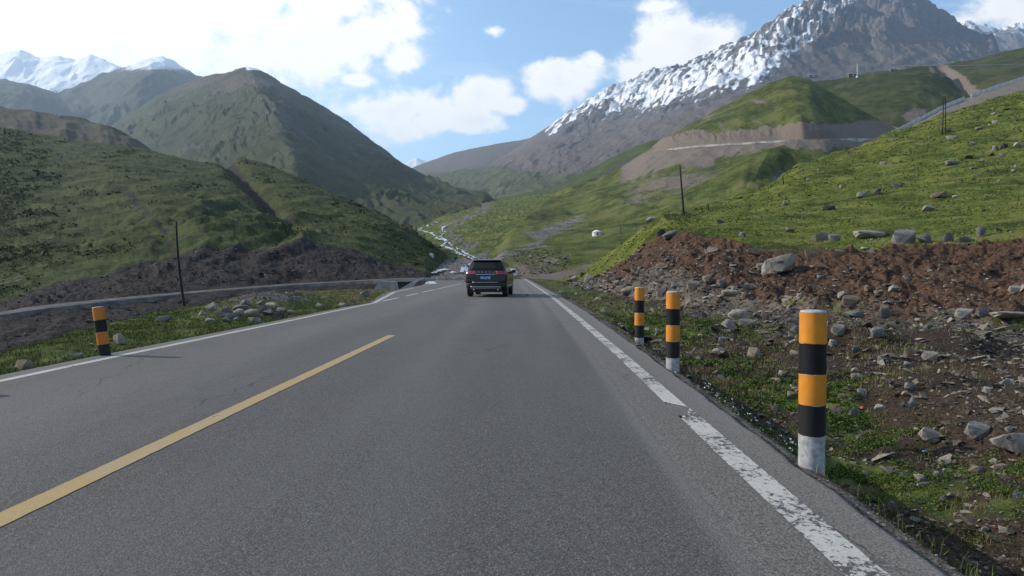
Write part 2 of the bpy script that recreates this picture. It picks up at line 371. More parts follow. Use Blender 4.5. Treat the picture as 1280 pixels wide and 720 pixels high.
SNL = lambda px: np.interp(px, [600, 690, 735, 760, 830, 885, 950, 985, 1045, 1075, 1100, 1150, 1250], [150, 168, 152, 150, 138, 128, 104, 80, 44, 22, 20, 30, 60])


def dbig(U, V, X, Y, Z, px, py):
    rug = 1 - sm(V, .22, .5); rr = sm(px, 640, 760)
    return ((75 + 55 * sm(px, 880, 1000)) * fbm(X / 420, Y / 420, 7, 41, 0.56, True) * rug * rr + 9 * fbm(U * 62 - V * 9 + .8 * fbm(X / 160, Y / 160, 3, 59), V * 9, 4, 58, .55, True) * sm(V, .04, .15) * (1 - sm(V, .3, .45)) * rr + 18 * (.3 + .7 * rr) * fbm(X / 150, Y / 150, 5, 45, .5, True) + 50 * (.3 + .7 * rr) * gul(U, V, X, Y, 24, 2, 42, 420, 5, .55) * sm(V, 0, .12) * (1 - .65 * sm(V, .35, .6) * rr)
            + 30 * gul(U, V, X, Y, 9, 2, 47, 700, 3) * (1 - rr) * sm(V, .25, .5)) * (1 - .5 * sm(V, .85, 1))


def mbig(U, V, X, Y, Z, px, py, N):
    n = fbm(X / 110, Y / 110, 5, 44, .6); st = fbm(U * 75, V * 2.2, 4, 46, .6)
    below = SNL(px) - py
    snow = sm(below + 26 * n + 30 * st, -4, 14) * sm(px, 650, 700) * (1 - .75 * sm(fbm(U * 60 - V * 6, V * 9, 4, 48, .65) + .5 * n, .02 , .22) * sm(below, 8, 40))
    steep = sm(0.66 - N[..., 2], -.06, .12)
    right = sm(px, 1060, 1105) * sm(py, -20, 20) * .6
    snow = np.clip(snow * (1.0 - .9 * steep * sm(below, 25, 60)) * (1 - right) - sm(below + 30 * n, 45, 110) * .28 * sm(px, 860, 960), 0, 1)
    snow = np.maximum(snow, sm(.16 + .5 * fbm(X / 90, Y / 60, 4, 55, .6), .28, .42) * sm(px, 1060, 1110) * (1 - sm(py, 30, 46)) * .8)
    rock = np.clip(.15 + .75 * sm(below, -30, 10) + .6 * steep + .25 * sm(px, 1090, 1110), 0, 1) * sm(px, 640, 720) + .25 * (1 - sm(px, 640, 720)) + .3 * n * .6
    dirt = np.clip(.85 - .85 * sm(py - np.interp(px, [500, 620, 700, 760, 900, 1300], [214, 212, 222, 212, 200, 200]), -4, 12) + .3 * n, 0, 1)
    brk = fbm(U * 90 - V * 14, V * 26, 4, 49, .65); smooth = sm(below, 55, 15) * (1 - sm(px, 900, 1000))
    strk = fbm(U * 120 - V * 20 + n, V * 5, 4, 57, .6)
    snow = np.clip(snow * (.60 + .16 * smooth + .40 * brk + .75 * strk) - .22 * sm(.80 - N[..., 2], 0, .25) * (1 - smooth), 0, .95)
    return M3(px, snow=snow, rock=rock, dirt=dirt)


loft('great_snow_mountain', [[(a, b, c) for (a, b), c in zip(r, d)] for r, d in ((crest, cd), (mid, md), (low, ld), (bot, bd_))], 700, 205, dbig, mbig, m_big, su=0.25, sv=3)
# --- peaks beyond on the far right
rows = [[(1150, 60, 6500), (1185, 42, 6500), (1200, 31, 6400), (1215, 30, 6400), (1228, 36, 6400), (1250, 37, 6400), (1266, 33, 6400), (1285, 38, 6400), (1340, 20, 6400), (1420, 40, 6400), (1600, 30, 6400)],
        [(1150, 95, 5400), (1185, 95, 5400), (1200, 95, 5400), (1215, 95, 5400), (1228, 95, 5400), (1250, 95, 5400), (1266, 95, 5400), (1285, 95, 5400), (1340, 95, 5400), (1420, 95, 5400), (1600, 95, 5400)]]
loft('far_rocky_peak', rows, 240, 70, lambda U, V, X, Y, Z, px, py: 110 * fbm(X / 330, Y / 330, 6, 61, .58, True),
     lambda U, V, X, Y, Z, px, py, N: M3(px, rock=np.full_like(U, .95), snow=sm(.42 - V * .9 + .7 * fbm(X / 120, Y / 120, 4, 62, .6), .1, .5)), m_far, su=0.3, sv=2)

# --- green hills and benches of the valley's right side
m_hill = terrain_mat('upper meadow hills', ((0.026, 0.033, 0.011), (0.074, 0.084, 0.027), (0.070, 0.066, 0.032)), ((0.115, 0.092, 0.074), (0.20, 0.165, 0.135)), ((0.065, 0.058, 0.055), (0.16, 0.14, 0.13)), 7, bump=0.7)
rows = [[(1120, 96, 1300), (1150, 84, 1300), (1180, 80, 1300), (1215, 75, 1280), (1245, 66, 1260), (1285, 57, 1240), (1340, 45, 1200), (1500, 20, 1150), (1700, 0, 1100)],
        [(1120, 130, 1000), (1160, 118, 980), (1190, 112, 950), (1220, 108, 930), (1250, 105, 900), (1290, 100, 880), (1345, 95, 860), (1510, 90, 800), (1700, 85, 760)],
        [(1120, 190, 700), (1160, 185, 700), (1190, 180, 700), (1220, 170, 700), (1250, 165, 700), (1290, 160, 680), (1345, 160, 640), (1510, 160, 600), (1700, 160, 560)]]
loft('upper_meadow_hill', rows, 300, 110, lambda U, V, X, Y, Z, px, py: 3 * fbm(X / 40, Y / 40, 6, 71, .5, True) + 8 * fbm(X / 90, Y / 120, 4, 72, .5) * sm(V, 0, .2) - 9 * np.exp(-(((px - np.interp(py, [80, 125], [1165, 1218])) / 7) ** 2)) * sm(py, 80, 90),
     lambda U, V, X, Y, Z, px, py, N: M3(px, dirt=.15 + .35 * fbm(X / 60, Y / 60, 4, 73) + 1.0 * np.exp(-(((px - np.interp(py, [80, 125], [1167, 1222])) / 9) ** 2)) * sm(py, 78, 88)), m_hill, su=0.6, sv=5)
rows = [[(985, 105, 1080), (1010, 101, 1080), (1040, 99, 1080), (1060, 95, 1080), (1090, 90, 1080), (1120, 86, 1080), (1145, 83, 1080), (1162, 84, 1070), (1172, 96, 1000), (1190, 112, 930), (1215, 128, 880)],
        [(985, 135, 940), (1010, 133, 930), (1040, 130, 920), (1060, 128, 900), (1090, 124, 870), (1120, 122, 850), (1145, 122, 840), (1160, 126, 830), (1172, 134, 800), (1190, 140, 780), (1212, 146, 780)],
        [(985, 200, 720), (1010, 200, 720), (1040, 198, 720), (1060, 195, 720), (1090, 192, 720), (1120, 190, 700), (1145, 190, 690), (1165, 190, 690), (1182, 190, 690), (1200, 190, 690), (1215, 190, 690)]]
loft('bench_hill', rows, 240, 100, lambda U, V, X, Y, Z, px, py: 2.5 * fbm(X / 35, Y / 35, 6, 81, .5, True) + 7 * fbm(X / 90, Y / 120, 4, 82, .5) * sm(V, 0, .2),
     lambda U, V, X, Y, Z, px, py, N: M3(px, dirt=.12 + .35 * fbm(X / 60, Y / 60, 4, 83) + .8 * sm(px, 1150, 1165) * (1 - sm(py, 88, 100)), rock=1.0 * np.exp(-((px - 1140) / 17) ** 2 - ((py - 143) / 9) ** 2)), m_hill, su=0.6, sv=5)
# --- dark terrace cliff across the gorge
rows = [[(610, 250, 1500), (650, 243, 1450), (690, 233, 1400), (722, 218, 1350), (755, 201, 1300), (785, 186, 1250), (812, 176, 1200), (835, 173, 1180), (870, 168, 1150), (930, 165, 1100)],
        [(620, 252, 1380), (655, 246, 1330), (692, 238, 1280), (726, 226, 1230), (760, 210, 1180), (790, 194, 1130), (816, 185, 1100), (840, 180, 1080), (870, 175, 1050), (930, 172, 1000)],
        [(625, 256, 1340), (660, 250, 1300), (698, 246, 1240), (735, 240, 1190), (770, 228, 1140), (796, 216, 1090), (820, 206, 1060), (845, 200, 1040), (870, 195, 1010), (930, 190, 960)],
        [(640, 280, 1000), (670, 280, 1000), (705, 275, 1000), (740, 270, 1000), (775, 262, 980), (800, 250, 960), (825, 235, 950), (850, 225, 940), (880, 220, 920), (930, 215, 900)]]
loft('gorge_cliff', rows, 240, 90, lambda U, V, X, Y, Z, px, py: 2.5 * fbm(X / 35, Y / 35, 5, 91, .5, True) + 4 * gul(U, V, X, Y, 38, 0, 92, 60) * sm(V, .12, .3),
     lambda U, V, X, Y, Z, px, py, N: M3(px, rock=sm(V, .18, .3) * sm(px, 735, 760) * 1.1, dirt=.15 + .3 * fbm(X / 60, Y / 60, 4, 93)),
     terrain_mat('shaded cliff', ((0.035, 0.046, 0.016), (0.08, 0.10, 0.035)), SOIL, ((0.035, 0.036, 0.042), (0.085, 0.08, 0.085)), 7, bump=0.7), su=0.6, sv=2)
# --- knob hill over the road cut, the cut, the shelf road and its waste slope, the meadow down to the stream
road_y = lambda px: np.interp(px, [560, 700, 770, 812, 860, 920, 1000, 1100, 1160], [262, 236, 214, 190, 184, 180.5, 176, 173, 170])
knob = [[(690, 240, 880), (745, 224, 850), (785, 205, 840), (808, 187, 830), (830, 172, 800), (870, 150, 790), (920, 122, 780), (958, 103, 780), (985, 94, 780), (1006, 97, 770), (1032, 112, 750), (1062, 130, 730), (1095, 148, 710), (1130, 166, 690)],
        [(702, 240, 840), (748, 227, 825), (788, 208, 805), (812, 189, 790), (835, 180, 730), (875, 168, 690), (925, 160, 660), (968, 157, 640), (998, 156, 606), (1020, 158, 606), (1043, 160, 655), (1070, 163, 692), (1100, 167, 705), (1130, 172, 680)],
        [(705, 242, 815), (750, 229, 800), (790, 211, 780), (815, 193, 765), (840, 186, 712), (880, 182, 675), (930, 179, 645), (972, 177, 628), (1002, 176, 602), (1026, 175, 600), (1050, 174, 636), (1076, 174, 665), (1102, 174, 672), (1130, 176, 640)],
        [(705, 244, 800), (750, 231, 785), (790, 213, 765), (815, 195, 750), (840, 189, 700), (880, 185, 663), (930, 182, 634), (972, 180, 618), (1002, 179, 602), (1030, 178, 600), (1054, 177, 622), (1078, 177, 640), (1102, 177, 640), (1130, 178, 630)],
        [(670, 254, 740), (735, 245, 690), (770, 234, 670), (796, 224, 650), (822, 217, 620), (862, 210, 590), (915, 204, 570), (962, 200, 560), (1000, 204, 560), (1030, 206, 560), (1054, 206, 570), (1078, 206, 580), (1102, 206, 580), (1130, 206, 580)],
        [(625, 290, 440), (705, 288, 410), (745, 282, 400), (775, 276, 390), (805, 270, 385), (850, 262, 380), (905, 255, 380), (955, 250, 380), (1000, 250, 380), (1030, 250, 380), (1054, 250, 380), (1078, 250, 380), (1102, 250, 380), (1130, 250, 380)],
        [(592, 359, 108), (665, 359, 108), (740, 359, 108), (780, 359, 108), (820, 357, 110), (870, 354, 116), (930, 346, 125), (980, 340, 130), (1030, 340, 130), (1060, 340, 130), (1090, 340, 130), (1120, 340, 130), (1150, 340, 130), (1180, 340, 130)]]


def dknob(U, V, X, Y, Z, px, py):
    jit_ = 5 * fbm(U * 34, V * 3, 4, 108, .6)
    cut = sm(py + jit_, road_y(px) - 22, road_y(px) - 6) * (1 - sm(py, road_y(px) - 2, road_y(px) + 1)) * sm(px, 812, 835)
    flat = np.exp(-((py - road_y(px) + 0) / 3) ** 2) * sm(px, 800, 820)
    return (1 - flat) * (1.6 * fbm(X / 26, Y / 26, 6, 101, .5, True) + 4.2 * gul(U, V, X, Y, 44, 1, 102, 30, 5, .6) * cut + 4.5 * fbm(X / 70, Y / 110, 4, 103, .5, True) * sm(V, .0, .1)) * (0.35 + .65 * sm(Y, 120, 420)) \
        + .5 * fbm(X / 5, Y / 5, 3, 104) * (1 - sm(Y, 200, 500))


def mknob(U, V, X, Y, Z, px, py, N):
    ry = road_y(px); on = sm(px, 805, 830); n = fbm(X / 30, Y / 30, 5, 105, .6)
    ry = ry + 0; jt = 6 * fbm(U * 30, V * 2, 4, 109, .6) + 4 * n
    cut = sm(py + jt, ry - 20, ry - 12) * (1 - sm(py, ry + 3, ry + 5)) * on
    tal = sm(py, ry - 2, ry + 3) * (1 - sm(py + 10 * n + 8 * fbm(U * 30, V * 3, 3, 106), ry + 8 + 6 * (1 - sm(px, 880, 930)), ry + 22 + 10 * (1 - sm(px, 880, 930)))) * sm(px, 760, 800)
    lo = .45 * np.exp(-((py - ry - 48 - 10 * n) / 22) ** 2) * sm(px, 740, 800) * (1 - sm(px, 880, 960))
    path = .75 * sm(fbm(X / 16 + 3, Y / 90, 4, 107), .05, .5) * sm(px, 850, 900) * (1 - sm(px, 940, 985)) * (1 - sm(py, ry - 22, ry - 12))
    scree = 1.1 * np.exp(-(((py - np.interp(px, [560, 640, 700, 760], [340, 322, 292, 262])) / (14 + 6 * n)) ** 2)) * (1 - sm(px, 700, 790)) * (.55 + .9 * n)
    endp = (.55 + .9 * n) * sm(py + 8 * n, 318, 334) * sm(px + 12 * n, 632, 652) * (1 - sm(px + 14 * n, 695, 715))
    return M3(px, dirt=np.clip(cut + tal + lo + path + .12 + .25 * n, 0, 1.1) * (1 - .9 * sm(py, ry + 70, ry + 90)) + endp * .9, rock=np.clip(.25 * cut * sm(N[..., 0], 0, .4) + scree, 0, 1))


m_cut = terrain_mat('road cut meadow', ((0.034, 0.042, 0.011), (0.118, 0.138, 0.034), (0.116, 0.112, 0.042)), ((0.120, 0.096, 0.078), (0.205, 0.170, 0.142)), ((0.08, 0.07, 0.068), (0.21, 0.19, 0.18)), 5, bump=0.7)
loft('knob_hill', knob, 480, 260, dknob, mknob, m_cut, su=1.3, sv=4)
# --- valley floor either side of the stream
rows = [[(470, 300, 780), (505, 288, 800), (530, 280, 820), (556, 268, 860), (590, 257, 960), (625, 250, 1100), (660, 245, 1050), (700, 242, 900), (740, 240, 820)],
        [(470, 315, 500), (510, 303, 500), (545, 294, 520), (575, 288, 530), (610, 282, 540), (640, 278, 540), (680, 274, 540), (720, 270, 530), (760, 264, 510)],
        [(450, 332, 260), (500, 327, 260), (545, 322, 270), (585, 319, 290), (615, 316, 300), (645, 313, 300), (685, 308, 300), (730, 300, 300), (780, 292, 300)],
        [(430, 345, 150), (490, 344, 150), (535, 342, 155), (580, 340, 160), (610, 338, 165), (645, 338, 160), (685, 336, 150), (735, 328, 145), (790, 322, 140)],
        [(380, 362, 96), (460, 355, 96), (520, 351, 97), (575, 349, 98), (610, 349, 99), (645, 352, 99), (690, 353, 99), (750, 353, 99), (830, 353, 99)]]


def mval(U, V, X, Y, Z, px, py, N):
    n = fbm(X / 14, Y / 22, 5, 112, .6); sx = np.interp(py, [262, 285, 300, 320, 345], [600, 548, 560, 590, 575])
    bed = np.exp(-(((px - sx - 8) / np.interp(py, [270, 300, 345], [13, 15, 40])) ** 2))
    bank = .8 * sm(py, 322, 330) * (1 - sm(px, 615, 640)) + .9 * sm(py, 318, 330) * sm(px, 648, 660) * (1 - sm(py, 342, 350)) * (1 - sm(px, 690, 720))
    scree = 1.0 * np.exp(-(((py - np.interp(px, [560, 640, 700, 760], [342, 318, 284, 258])) / (15 + 8 * n)) ** 2)) * sm(px, 600, 630) * (1 - sm(px, 700, 760))
    return M3(px, rock=np.clip(bed * (.5 + 1.1 * n) + .5 * n + bank * (.8 + .6 * n) + scree * (.55 + .9 * n), 0, 1), dirt=.18 + .45 * n + .5 * sm(py, 322, 332) * sm(px, 640, 660))


loft('valley_floor', rows, 340, 170, lambda U, V, X, Y, Z, px, py: .55 * fbm(X / 7, Y / 9, 5, 111, .55, True) * (0.4 + sm(Y, 130, 500) * 3) * (.3 + .7 * sm(Y, 100, 130)), mval, terrain_mat('valley meadow', GR, ((0.10, 0.075, 0.062), (0.19, 0.15, 0.13)), ((0.055, 0.05, 0.052), (0.22, 0.205, 0.20)), 3.2, bump=0.7), su=1.0, sv=8, back=None)
# --- shaded spur in front of the knob hill
rows = [[(770, 274, 330), (820, 252, 345), (860, 235, 355), (900, 214, 365), (935, 194, 372), (960, 184, 375), (978, 181, 375), (990, 185, 370), (999, 200, 355), (1006, 220, 330), (1020, 240, 300)],
        [(780, 284, 280), (830, 268, 285), (872, 256, 288), (908, 242, 290), (928, 232, 284), (942, 226, 300), (955, 222, 322), (970, 222, 340), (986, 228, 345), (1000, 240, 335), (1020, 252, 310)],
        [(790, 310, 190), (840, 300, 190), (880, 295, 190), (910, 290, 190), (930, 288, 190), (950, 288, 190), (965, 288, 195), (980, 288, 200), (995, 288, 200), (1010, 288, 200), (1030, 288, 200)]]
loft('shaded_spur', rows, 260, 130, lambda U, V, X, Y, Z, px, py: 1.1 * fbm(X / 14, Y / 14, 6, 121, .5, True) + 1.2 * fbm(U * 10, V * 2, 3, 123, .5) * sm(V, 0, .2),
     lambda U, V, X, Y, Z, px, py, N: M3(px, dirt=.12 + .3 * fbm(X / 20, Y / 20, 4, 122), rock=.9 * sm(px, 950, 975) * sm(py, 205, 225)), m_cut, su=0.8, sv=5)
# --- grey road shelf with the guard rail above the near meadow
rows = [[(1060, 196, 330), (1090, 179, 340), (1120, 164, 350), (1150, 149, 360), (1175, 136, 370), (1200, 126, 378), (1235, 113, 385), (1282, 98, 390), (1350, 78, 395), (1500, 40, 400), (1700, 0, 400)],
        [(1060, 198, 318), (1090, 181, 328), (1120, 166, 338), (1150, 151, 348), (1175, 138, 358), (1200, 128, 366), (1235, 115, 372), (1282, 100, 378), (1350, 80, 383), (1500, 42, 388), (1700, 2, 388)],
        [(1060, 230, 260), (1090, 215, 270), (1120, 200, 275), (1150, 186, 280), (1175, 176, 285), (1200, 168, 290), (1235, 158, 295), (1282, 145, 300), (1350, 125, 300), (1500, 90, 300), (1700, 50, 300)]]
m_shelf = terrain_mat('shelf waste slope', GR, ((0.12, 0.10, 0.09), (0.20, 0.17, 0.155)), ((0.10, 0.095, 0.09), (0.19, 0.18, 0.17)), 3, bump=0.7)
loft('shelf_slope', rows, 260, 60, lambda U, V, X, Y, Z, px, py: .8 * fbm(X / 7, Y / 7, 5, 131, .5) * sm(V, .05, .15),
     lambda U, V, X, Y, Z, px, py, N: M3(px, dirt=1 - .5 * (1 - sm(px, 1120, 1150))), m_shelf, su=0.6, sv=1)
# --- front left slope with the cut bank over the side road
SRX = [-300, 0, 130, 250, 400, 480]        # stations of the side road (photo px) with its rows and distances
SRY = [428, 393, 378, 367, 356, 351.5]; SRD = [58, 66, 74, 82, 90, 92]
rows = [[(-320, 130, 560), (-120, 148, 560), (0, 157, 540), (80, 172, 520), (130, 179, 500), (185, 186, 480), (235, 199, 460), (272, 207, 440), (300, 198, 480), (330, 203, 470), (362, 216, 440), (400, 233, 400), (440, 250, 360), (480, 268, 320), (515, 287, 290), (538, 303, 270), (560, 318, 250)],
        [(-320, 230, 320), (-120, 235, 310), (0, 238, 300), (60, 240, 290), (110, 240, 285), (160, 243, 275), (210, 246, 270), (260, 250, 270), (300, 254, 290), (335, 256, 300), (370, 258, 290), (405, 266, 270), (440, 276, 250), (478, 288, 235), (508, 300, 225), (530, 312, 215), (552, 324, 205)],
        [(-320, 330, 150), (-120, 325, 155), (0, 318, 160), (50, 312, 160), (100, 305, 165), (150, 298, 170), (205, 292, 172), (255, 288, 178), (300, 288, 190), (335, 290, 195), (370, 292, 195), (405, 297, 190), (440, 303, 185), (475, 310, 182), (500, 317, 180), (522, 325, 176), (545, 331, 172)],
        [(-320, 410, 78), (-120, 390, 82), (0, 376, 86), (50, 362, 90), (100, 352, 96), (150, 343, 101), (205, 333, 108), (255, 326, 112), (300, 322, 118), (335, 319, 121), (370, 317, 123), (405, 317, 125), (440, 320, 127), (475, 327, 128), (500, 333, 128), (522, 337, 128), (545, 341, 128)],
        [(-320, 431, 60), (-120, 404, 63), (0, 390, 68), (50, 384, 71), (100, 378.5, 74), (150, 374, 77), (205, 368.5, 81), (255, 364, 84), (300, 360.5, 87), (335, 358, 89), (370, 356, 91), (405, 354, 92.5), (440, 352, 93.5), (475, 350, 94.5), (500, 349.5, 95), (522, 349, 95.5), (545, 349, 96)],
        [(-320, 436, 58), (-120, 410, 61), (0, 396, 65), (50, 389, 68), (100, 382.5, 71), (150, 377.5, 74), (205, 371.5, 78), (255, 367, 80), (300, 363.5, 83), (335, 360.5, 85), (370, 358, 87), (405, 356.5, 88.5), (440, 354.5, 89.5), (475, 352.5, 90), (500, 351.5, 90.5), (522, 351, 91), (545, 350.5, 91.5)],
        [(-320, 500, 45), (-120, 480, 46), (0, 476, 46), (50, 468, 47), (100, 458, 49), (150, 448, 51), (205, 436, 54), (255, 424, 58), (300, 414, 62), (335, 405, 66), (370, 397, 70), (405, 389, 74), (440, 380, 78), (475, 370, 82), (500, 364, 84), (522, 360, 86), (545, 356, 88)],
        [(-320, 620, 22), (-120, 640, 22), (0, 640, 22), (50, 630, 22), (100, 600, 24), (150, 580, 26), (205, 560, 28), (255, 540, 30), (300, 520, 34), (335, 480, 42), (370, 450, 52), (405, 420, 60), (440, 400, 66), (475, 385, 72), (500, 378, 76), (522, 372, 80), (545, 366, 84)]]


def fleft(px): return np.interp(px, [-320, -120, 0, 50, 100, 150, 205, 255, 300, 335, 370, 405, 440, 475, 500, 522, 545], [434, 407, 393, 386.5, 380.5, 375.7, 370, 365.5, 362, 359.2, 357, 355, 353.2, 351.2, 350.4, 350, 349.7])


def dleft(U, V, X, Y, Z, px, py):
    r = fleft(px); onroad = np.exp(-((py - r) / 4.2) ** 4); far = sm(r - py, 8, 60)
    bt = np.interp(px, [0, 50, 100, 150, 205, 255, 300, 335, 370, 405, 440, 475, 545], [376, 362, 352, 343, 333, 326, 322, 319, 317, 317, 320, 327, 341])
    bank = sm(py, bt, bt + 6) * (1 - sm(py, r - 8, r - 3))
    return (1 - onroad) * (far * (1.4 * fbm(X / 24, Y / 24, 6, 141, .5, True) + 5 * gul(U, V, X, Y, 6, -1.5, 142, 110, 3) * sm(V, .03, .2) + .4 * fbm(X / 5, Y / 5, 3, 149, .6, True)) + bank * (1.0 * gul(U, V, X, Y, 26, 4, 143, 9)) + .5 * fbm(X / 2.2, Y / 2.2, 4, 144, .55)) \
        - far * 14 * np.exp(-(((px - np.interp(py, [200, 262, 300], [283, 338, 372])) / 12) ** 2)) * (1 - sm(py, 250, 300)) * .5


def mleft(U, V, X, Y, Z, px, py, N):
    r = fleft(px); n = fbm(X / 10, Y / 10, 5, 145, .6)
    bt = np.interp(px, [-320, 0, 50, 100, 150, 205, 255, 300, 335, 370, 405, 440, 475, 545], [405, 376, 362, 352, 343, 333, 326, 322, 319, 317, 317, 320, 327, 341])
    rock = sm(py + 5 * n, bt - 1, bt + 3)
    gul = np.exp(-(((px - np.interp(py, [200, 262, 300], [283, 338, 380])) / 9) ** 2)) * (1 - sm(py, 265, 300))
    gul2 = .8 * np.exp(-(((px - np.interp(py, [230, 330], [150, 220])) / 8) ** 2)) * sm(py, 225, 250)
    return M3(px, rock=np.clip(rock + gul + gul2 * (.6 + n) + .12 + .25 * n, 0, 1), dirt=.12 + .45 * fbm(X / 28, Y / 28, 4, 146) + 0 * n)


m_left = terrain_mat('left slope', ((0.018, 0.026, 0.009), (0.074, 0.090, 0.025), (0.066, 0.070, 0.028)), ((0.06, 0.055, 0.035), (0.11, 0.10, 0.06)), ((0.014, 0.012, 0.011), (0.056, 0.047, 0.044)), 2.2, bump=0.9)  # grass tones darkened in place of cloud shadow on this hillside
loft('left_slope', rows, 560, 265, dleft, mleft, m_left, su=0.7, sv=2)
# --- near right meadow slope with the eroded bank above the rubble flat
NRS = [(690, 700), (715, 715), (745, 745), (785, 780), (820, 815), (860, 870), (940, 940), (1000, 1000), (1060, 1060), (1120, 1120), (1180, 1180), (1285, 1285), (1420, 1420), (1800, 1800)]
cr = [(680, 352, 92), (700, 350, 92), (725, 342, 88), (765, 312, 76), (802, 286, 70), (828, 272, 66), (870, 261, 100), (940, 238, 122), (1000, 206, 142), (1060, 185, 158), (1120, 163, 172), (1180, 141, 186), (1285, 110, 205), (1420, 72, 220), (1900, -60, 240)]
r1 = [(681, 353, 88), (702, 351, 86), (728, 346, 80), (768, 322, 68), (806, 289, 60), (838, 279, 58), (880, 272, 78), (945, 256, 90), (1005, 236, 100), (1065, 222, 106), (1125, 206, 112), (1185, 192, 118), (1288, 172, 124), (1422, 150, 128), (1900, 60, 130)]
r2 = [(682, 354, 84), (704, 352, 81), (732, 348, 72), (772, 326, 60), (812, 294, 51), (850, 287, 47), (895, 289, 46), (950, 285, 50), (1008, 279, 54), (1066, 268, 56), (1126, 258, 58), (1186, 250, 60), (1288, 238, 62), (1424, 225, 60), (1900, 180, 56)]
r3 = [(683, 355, 80), (706, 353.5, 76), (736, 350, 66), (776, 330, 54), (818, 298, 45), (856, 291, 41), (905, 301, 37), (955, 312, 34), (1008, 322, 31.5), (1066, 317, 30.5), (1126, 311, 30), (1188, 308, 29.5), (1290, 303, 27), (1426, 300, 23), (1900, 290, 16)]
r4 = [(684, 356, 78), (707, 354.5, 73), (738, 352, 63), (777, 336, 52), (820, 312, 43), (858, 310, 39), (905, 318, 35.5), (955, 328, 32.5), (1008, 340, 30), (1066, 334, 29), (1126, 330, 28.2), (1188, 328, 27.6), (1292, 324, 25.4), (1430, 324, 21.5), (1900, 330, 14.5)]
r5 = [(684, 359, 66), (705, 360, 60), (738, 362, 54), (778, 368, 41), (820, 374, 33.5), (860, 379, 30), (905, 384, 27.8), (955, 387, 26.4), (1008, 391, 24.8), (1066, 394, 23.6), (1126, 398, 22.4), (1190, 401, 21.4), (1294, 406, 20), (1434, 414, 17), (1900, 440, 11.5)]
r6 = [(684, 372, 56), (705, 374, 52), (738, 378, 46), (778, 390, 34), (820, 402, 28), (860, 410, 25), (905, 418, 23.5), (955, 420, 22.5), (1008, 424, 21.5), (1066, 428, 20.6), (1126, 434, 19.6), (1190, 440, 18.6), (1296, 448, 17.2), (1438, 460, 15), (1900, 500, 10)]


def dright(U, V, X, Y, Z, px, py):
    et = np.interp(px, [a for a, b, c in r3], [b for a, b, c in r3]); eb = np.interp(px, [a for a, b, c in r5], [b for a, b, c in r5])
    bank = sm(py, et - 1, et + 8) * (1 - sm(py, eb - 8, eb + 4)); grass = 1 - sm(py, et - 3, et + 2)
    g = sm(Y, 30, 120)
    return bank * (.46 * fbm(X / 1.6, Y / 1.6, 5, 151, .62, True) + .34 * gul(U, V, X, Y, 22, 5, 152, 5)) + grass * (.12 * fbm(X / 1.3, Y / 2.2, 5, 153, .55) + (.3 + 1.3 * g) * fbm(X / 12, Y / 12, 4, 154, .5)) \
        + .10 * fbm(X / .5, Y / .5, 4, 155, .6) + .5 * np.exp(-((px - 830) / 30) ** 2) * grass * fbm(X / 1.1, Y / 1.1, 3, 156, .5, True)


def mright(U, V, X, Y, Z, px, py, N):
    et = np.interp(px, [a for a, b, c in r3], [b for a, b, c in r3]); eb = np.interp(px, [a for a, b, c in r5], [b for a, b, c in r5])
    n = fbm(X / 1.7, Y / 1.7, 5, 157, .6); n2 = fbm(X / 5, Y / 5, 4, 158, .55)
    et = et + 7 * fbm(U * 46, V * 0, 4, 160, .6)
    bank = sm(py, et - 2, et + 2) * sm(px, 700, 716)
    low = sm(py, eb - 16, eb - 2)
    grav = (1 - sm(px, 930, 980)) * sm(py + 10 * n, np.interp(px, [700, 760, 820, 900, 960], [345, 350, 330, 350, 380]), np.interp(px, [700, 760, 820, 900, 960], [358, 362, 345, 372, 392]))
    patch = .75 * np.exp(-(((px - 1010) / 60) ** 2) - ((py - 316) / 8) ** 2) + .8 * sm(n2, .35, .6) * sm(py, 150, 190)
    return M3(px, dirt=np.clip(bank + patch + .14 * (1 - bank) + .18 * n * (1 - bank), 0, 1) * (1 - low * sm(n, 0, .3) * .8), rock=np.clip(bank * (grav * .55 + .2 * n + .12 + .35 * low), 0, 1))


m_right = terrain_mat('near meadow and red bank', ((0.036, 0.046, 0.010), (0.146, 0.168, 0.032), (0.150, 0.145, 0.042)), ((0.034, 0.020, 0.014), (0.122, 0.074, 0.050)), ((0.055, 0.045, 0.037), (0.17, 0.145, 0.12)), 0.9, bump=0.9)
loft('meadow_slope', [cr, r1, r2, r3, r4, r5, r6], 690, 300, dright, mright, m_right, su=0.35, sv=3, back=(0.08, 0.03, 0.4))

# ------------------------------------------------------------------ the road
XR = lambda y: np.interp(y, [-20, 0, 4.5, 9.6, 18, 31, 60, 120], [1.30, 1.42, 1.50, 1.62, 1.74, 1.86, 1.8, 1.6])           # right edge line
XL = lambda y: np.interp(y, [-20, 0, 9.5, 17, 31, 60, 120], [-6.1, -5.95, -5.78, -5.50, -5.08, -4.6, -4.4])                       # left edge line
XY = lambda y: np.interp(y, [-20, 0, 3.4, 13, 40, 120], [-2.75, -2.66, -2.57, -2.30, -1.8, -1.4])
ER = lambda y: XR(y) + np.interp(y, [0, 3, 10, 20, 40, 120], [.36, .36, .42, .5, .45, .4])
EL = lambda y: np.where(y < 24, XL(y) - .35, np.interp(y, [24, 25.7, 38.5, 45, 60, 85, 90, 105], [-5.6, -5.35, -7.0, -7.2, -7.4, -9.5, -10.4, -14]))
RZ = lambda y: np.interp(y, [0, 90, 106, 130, 150], [0, 0, -.12, -1.6, -3.5])


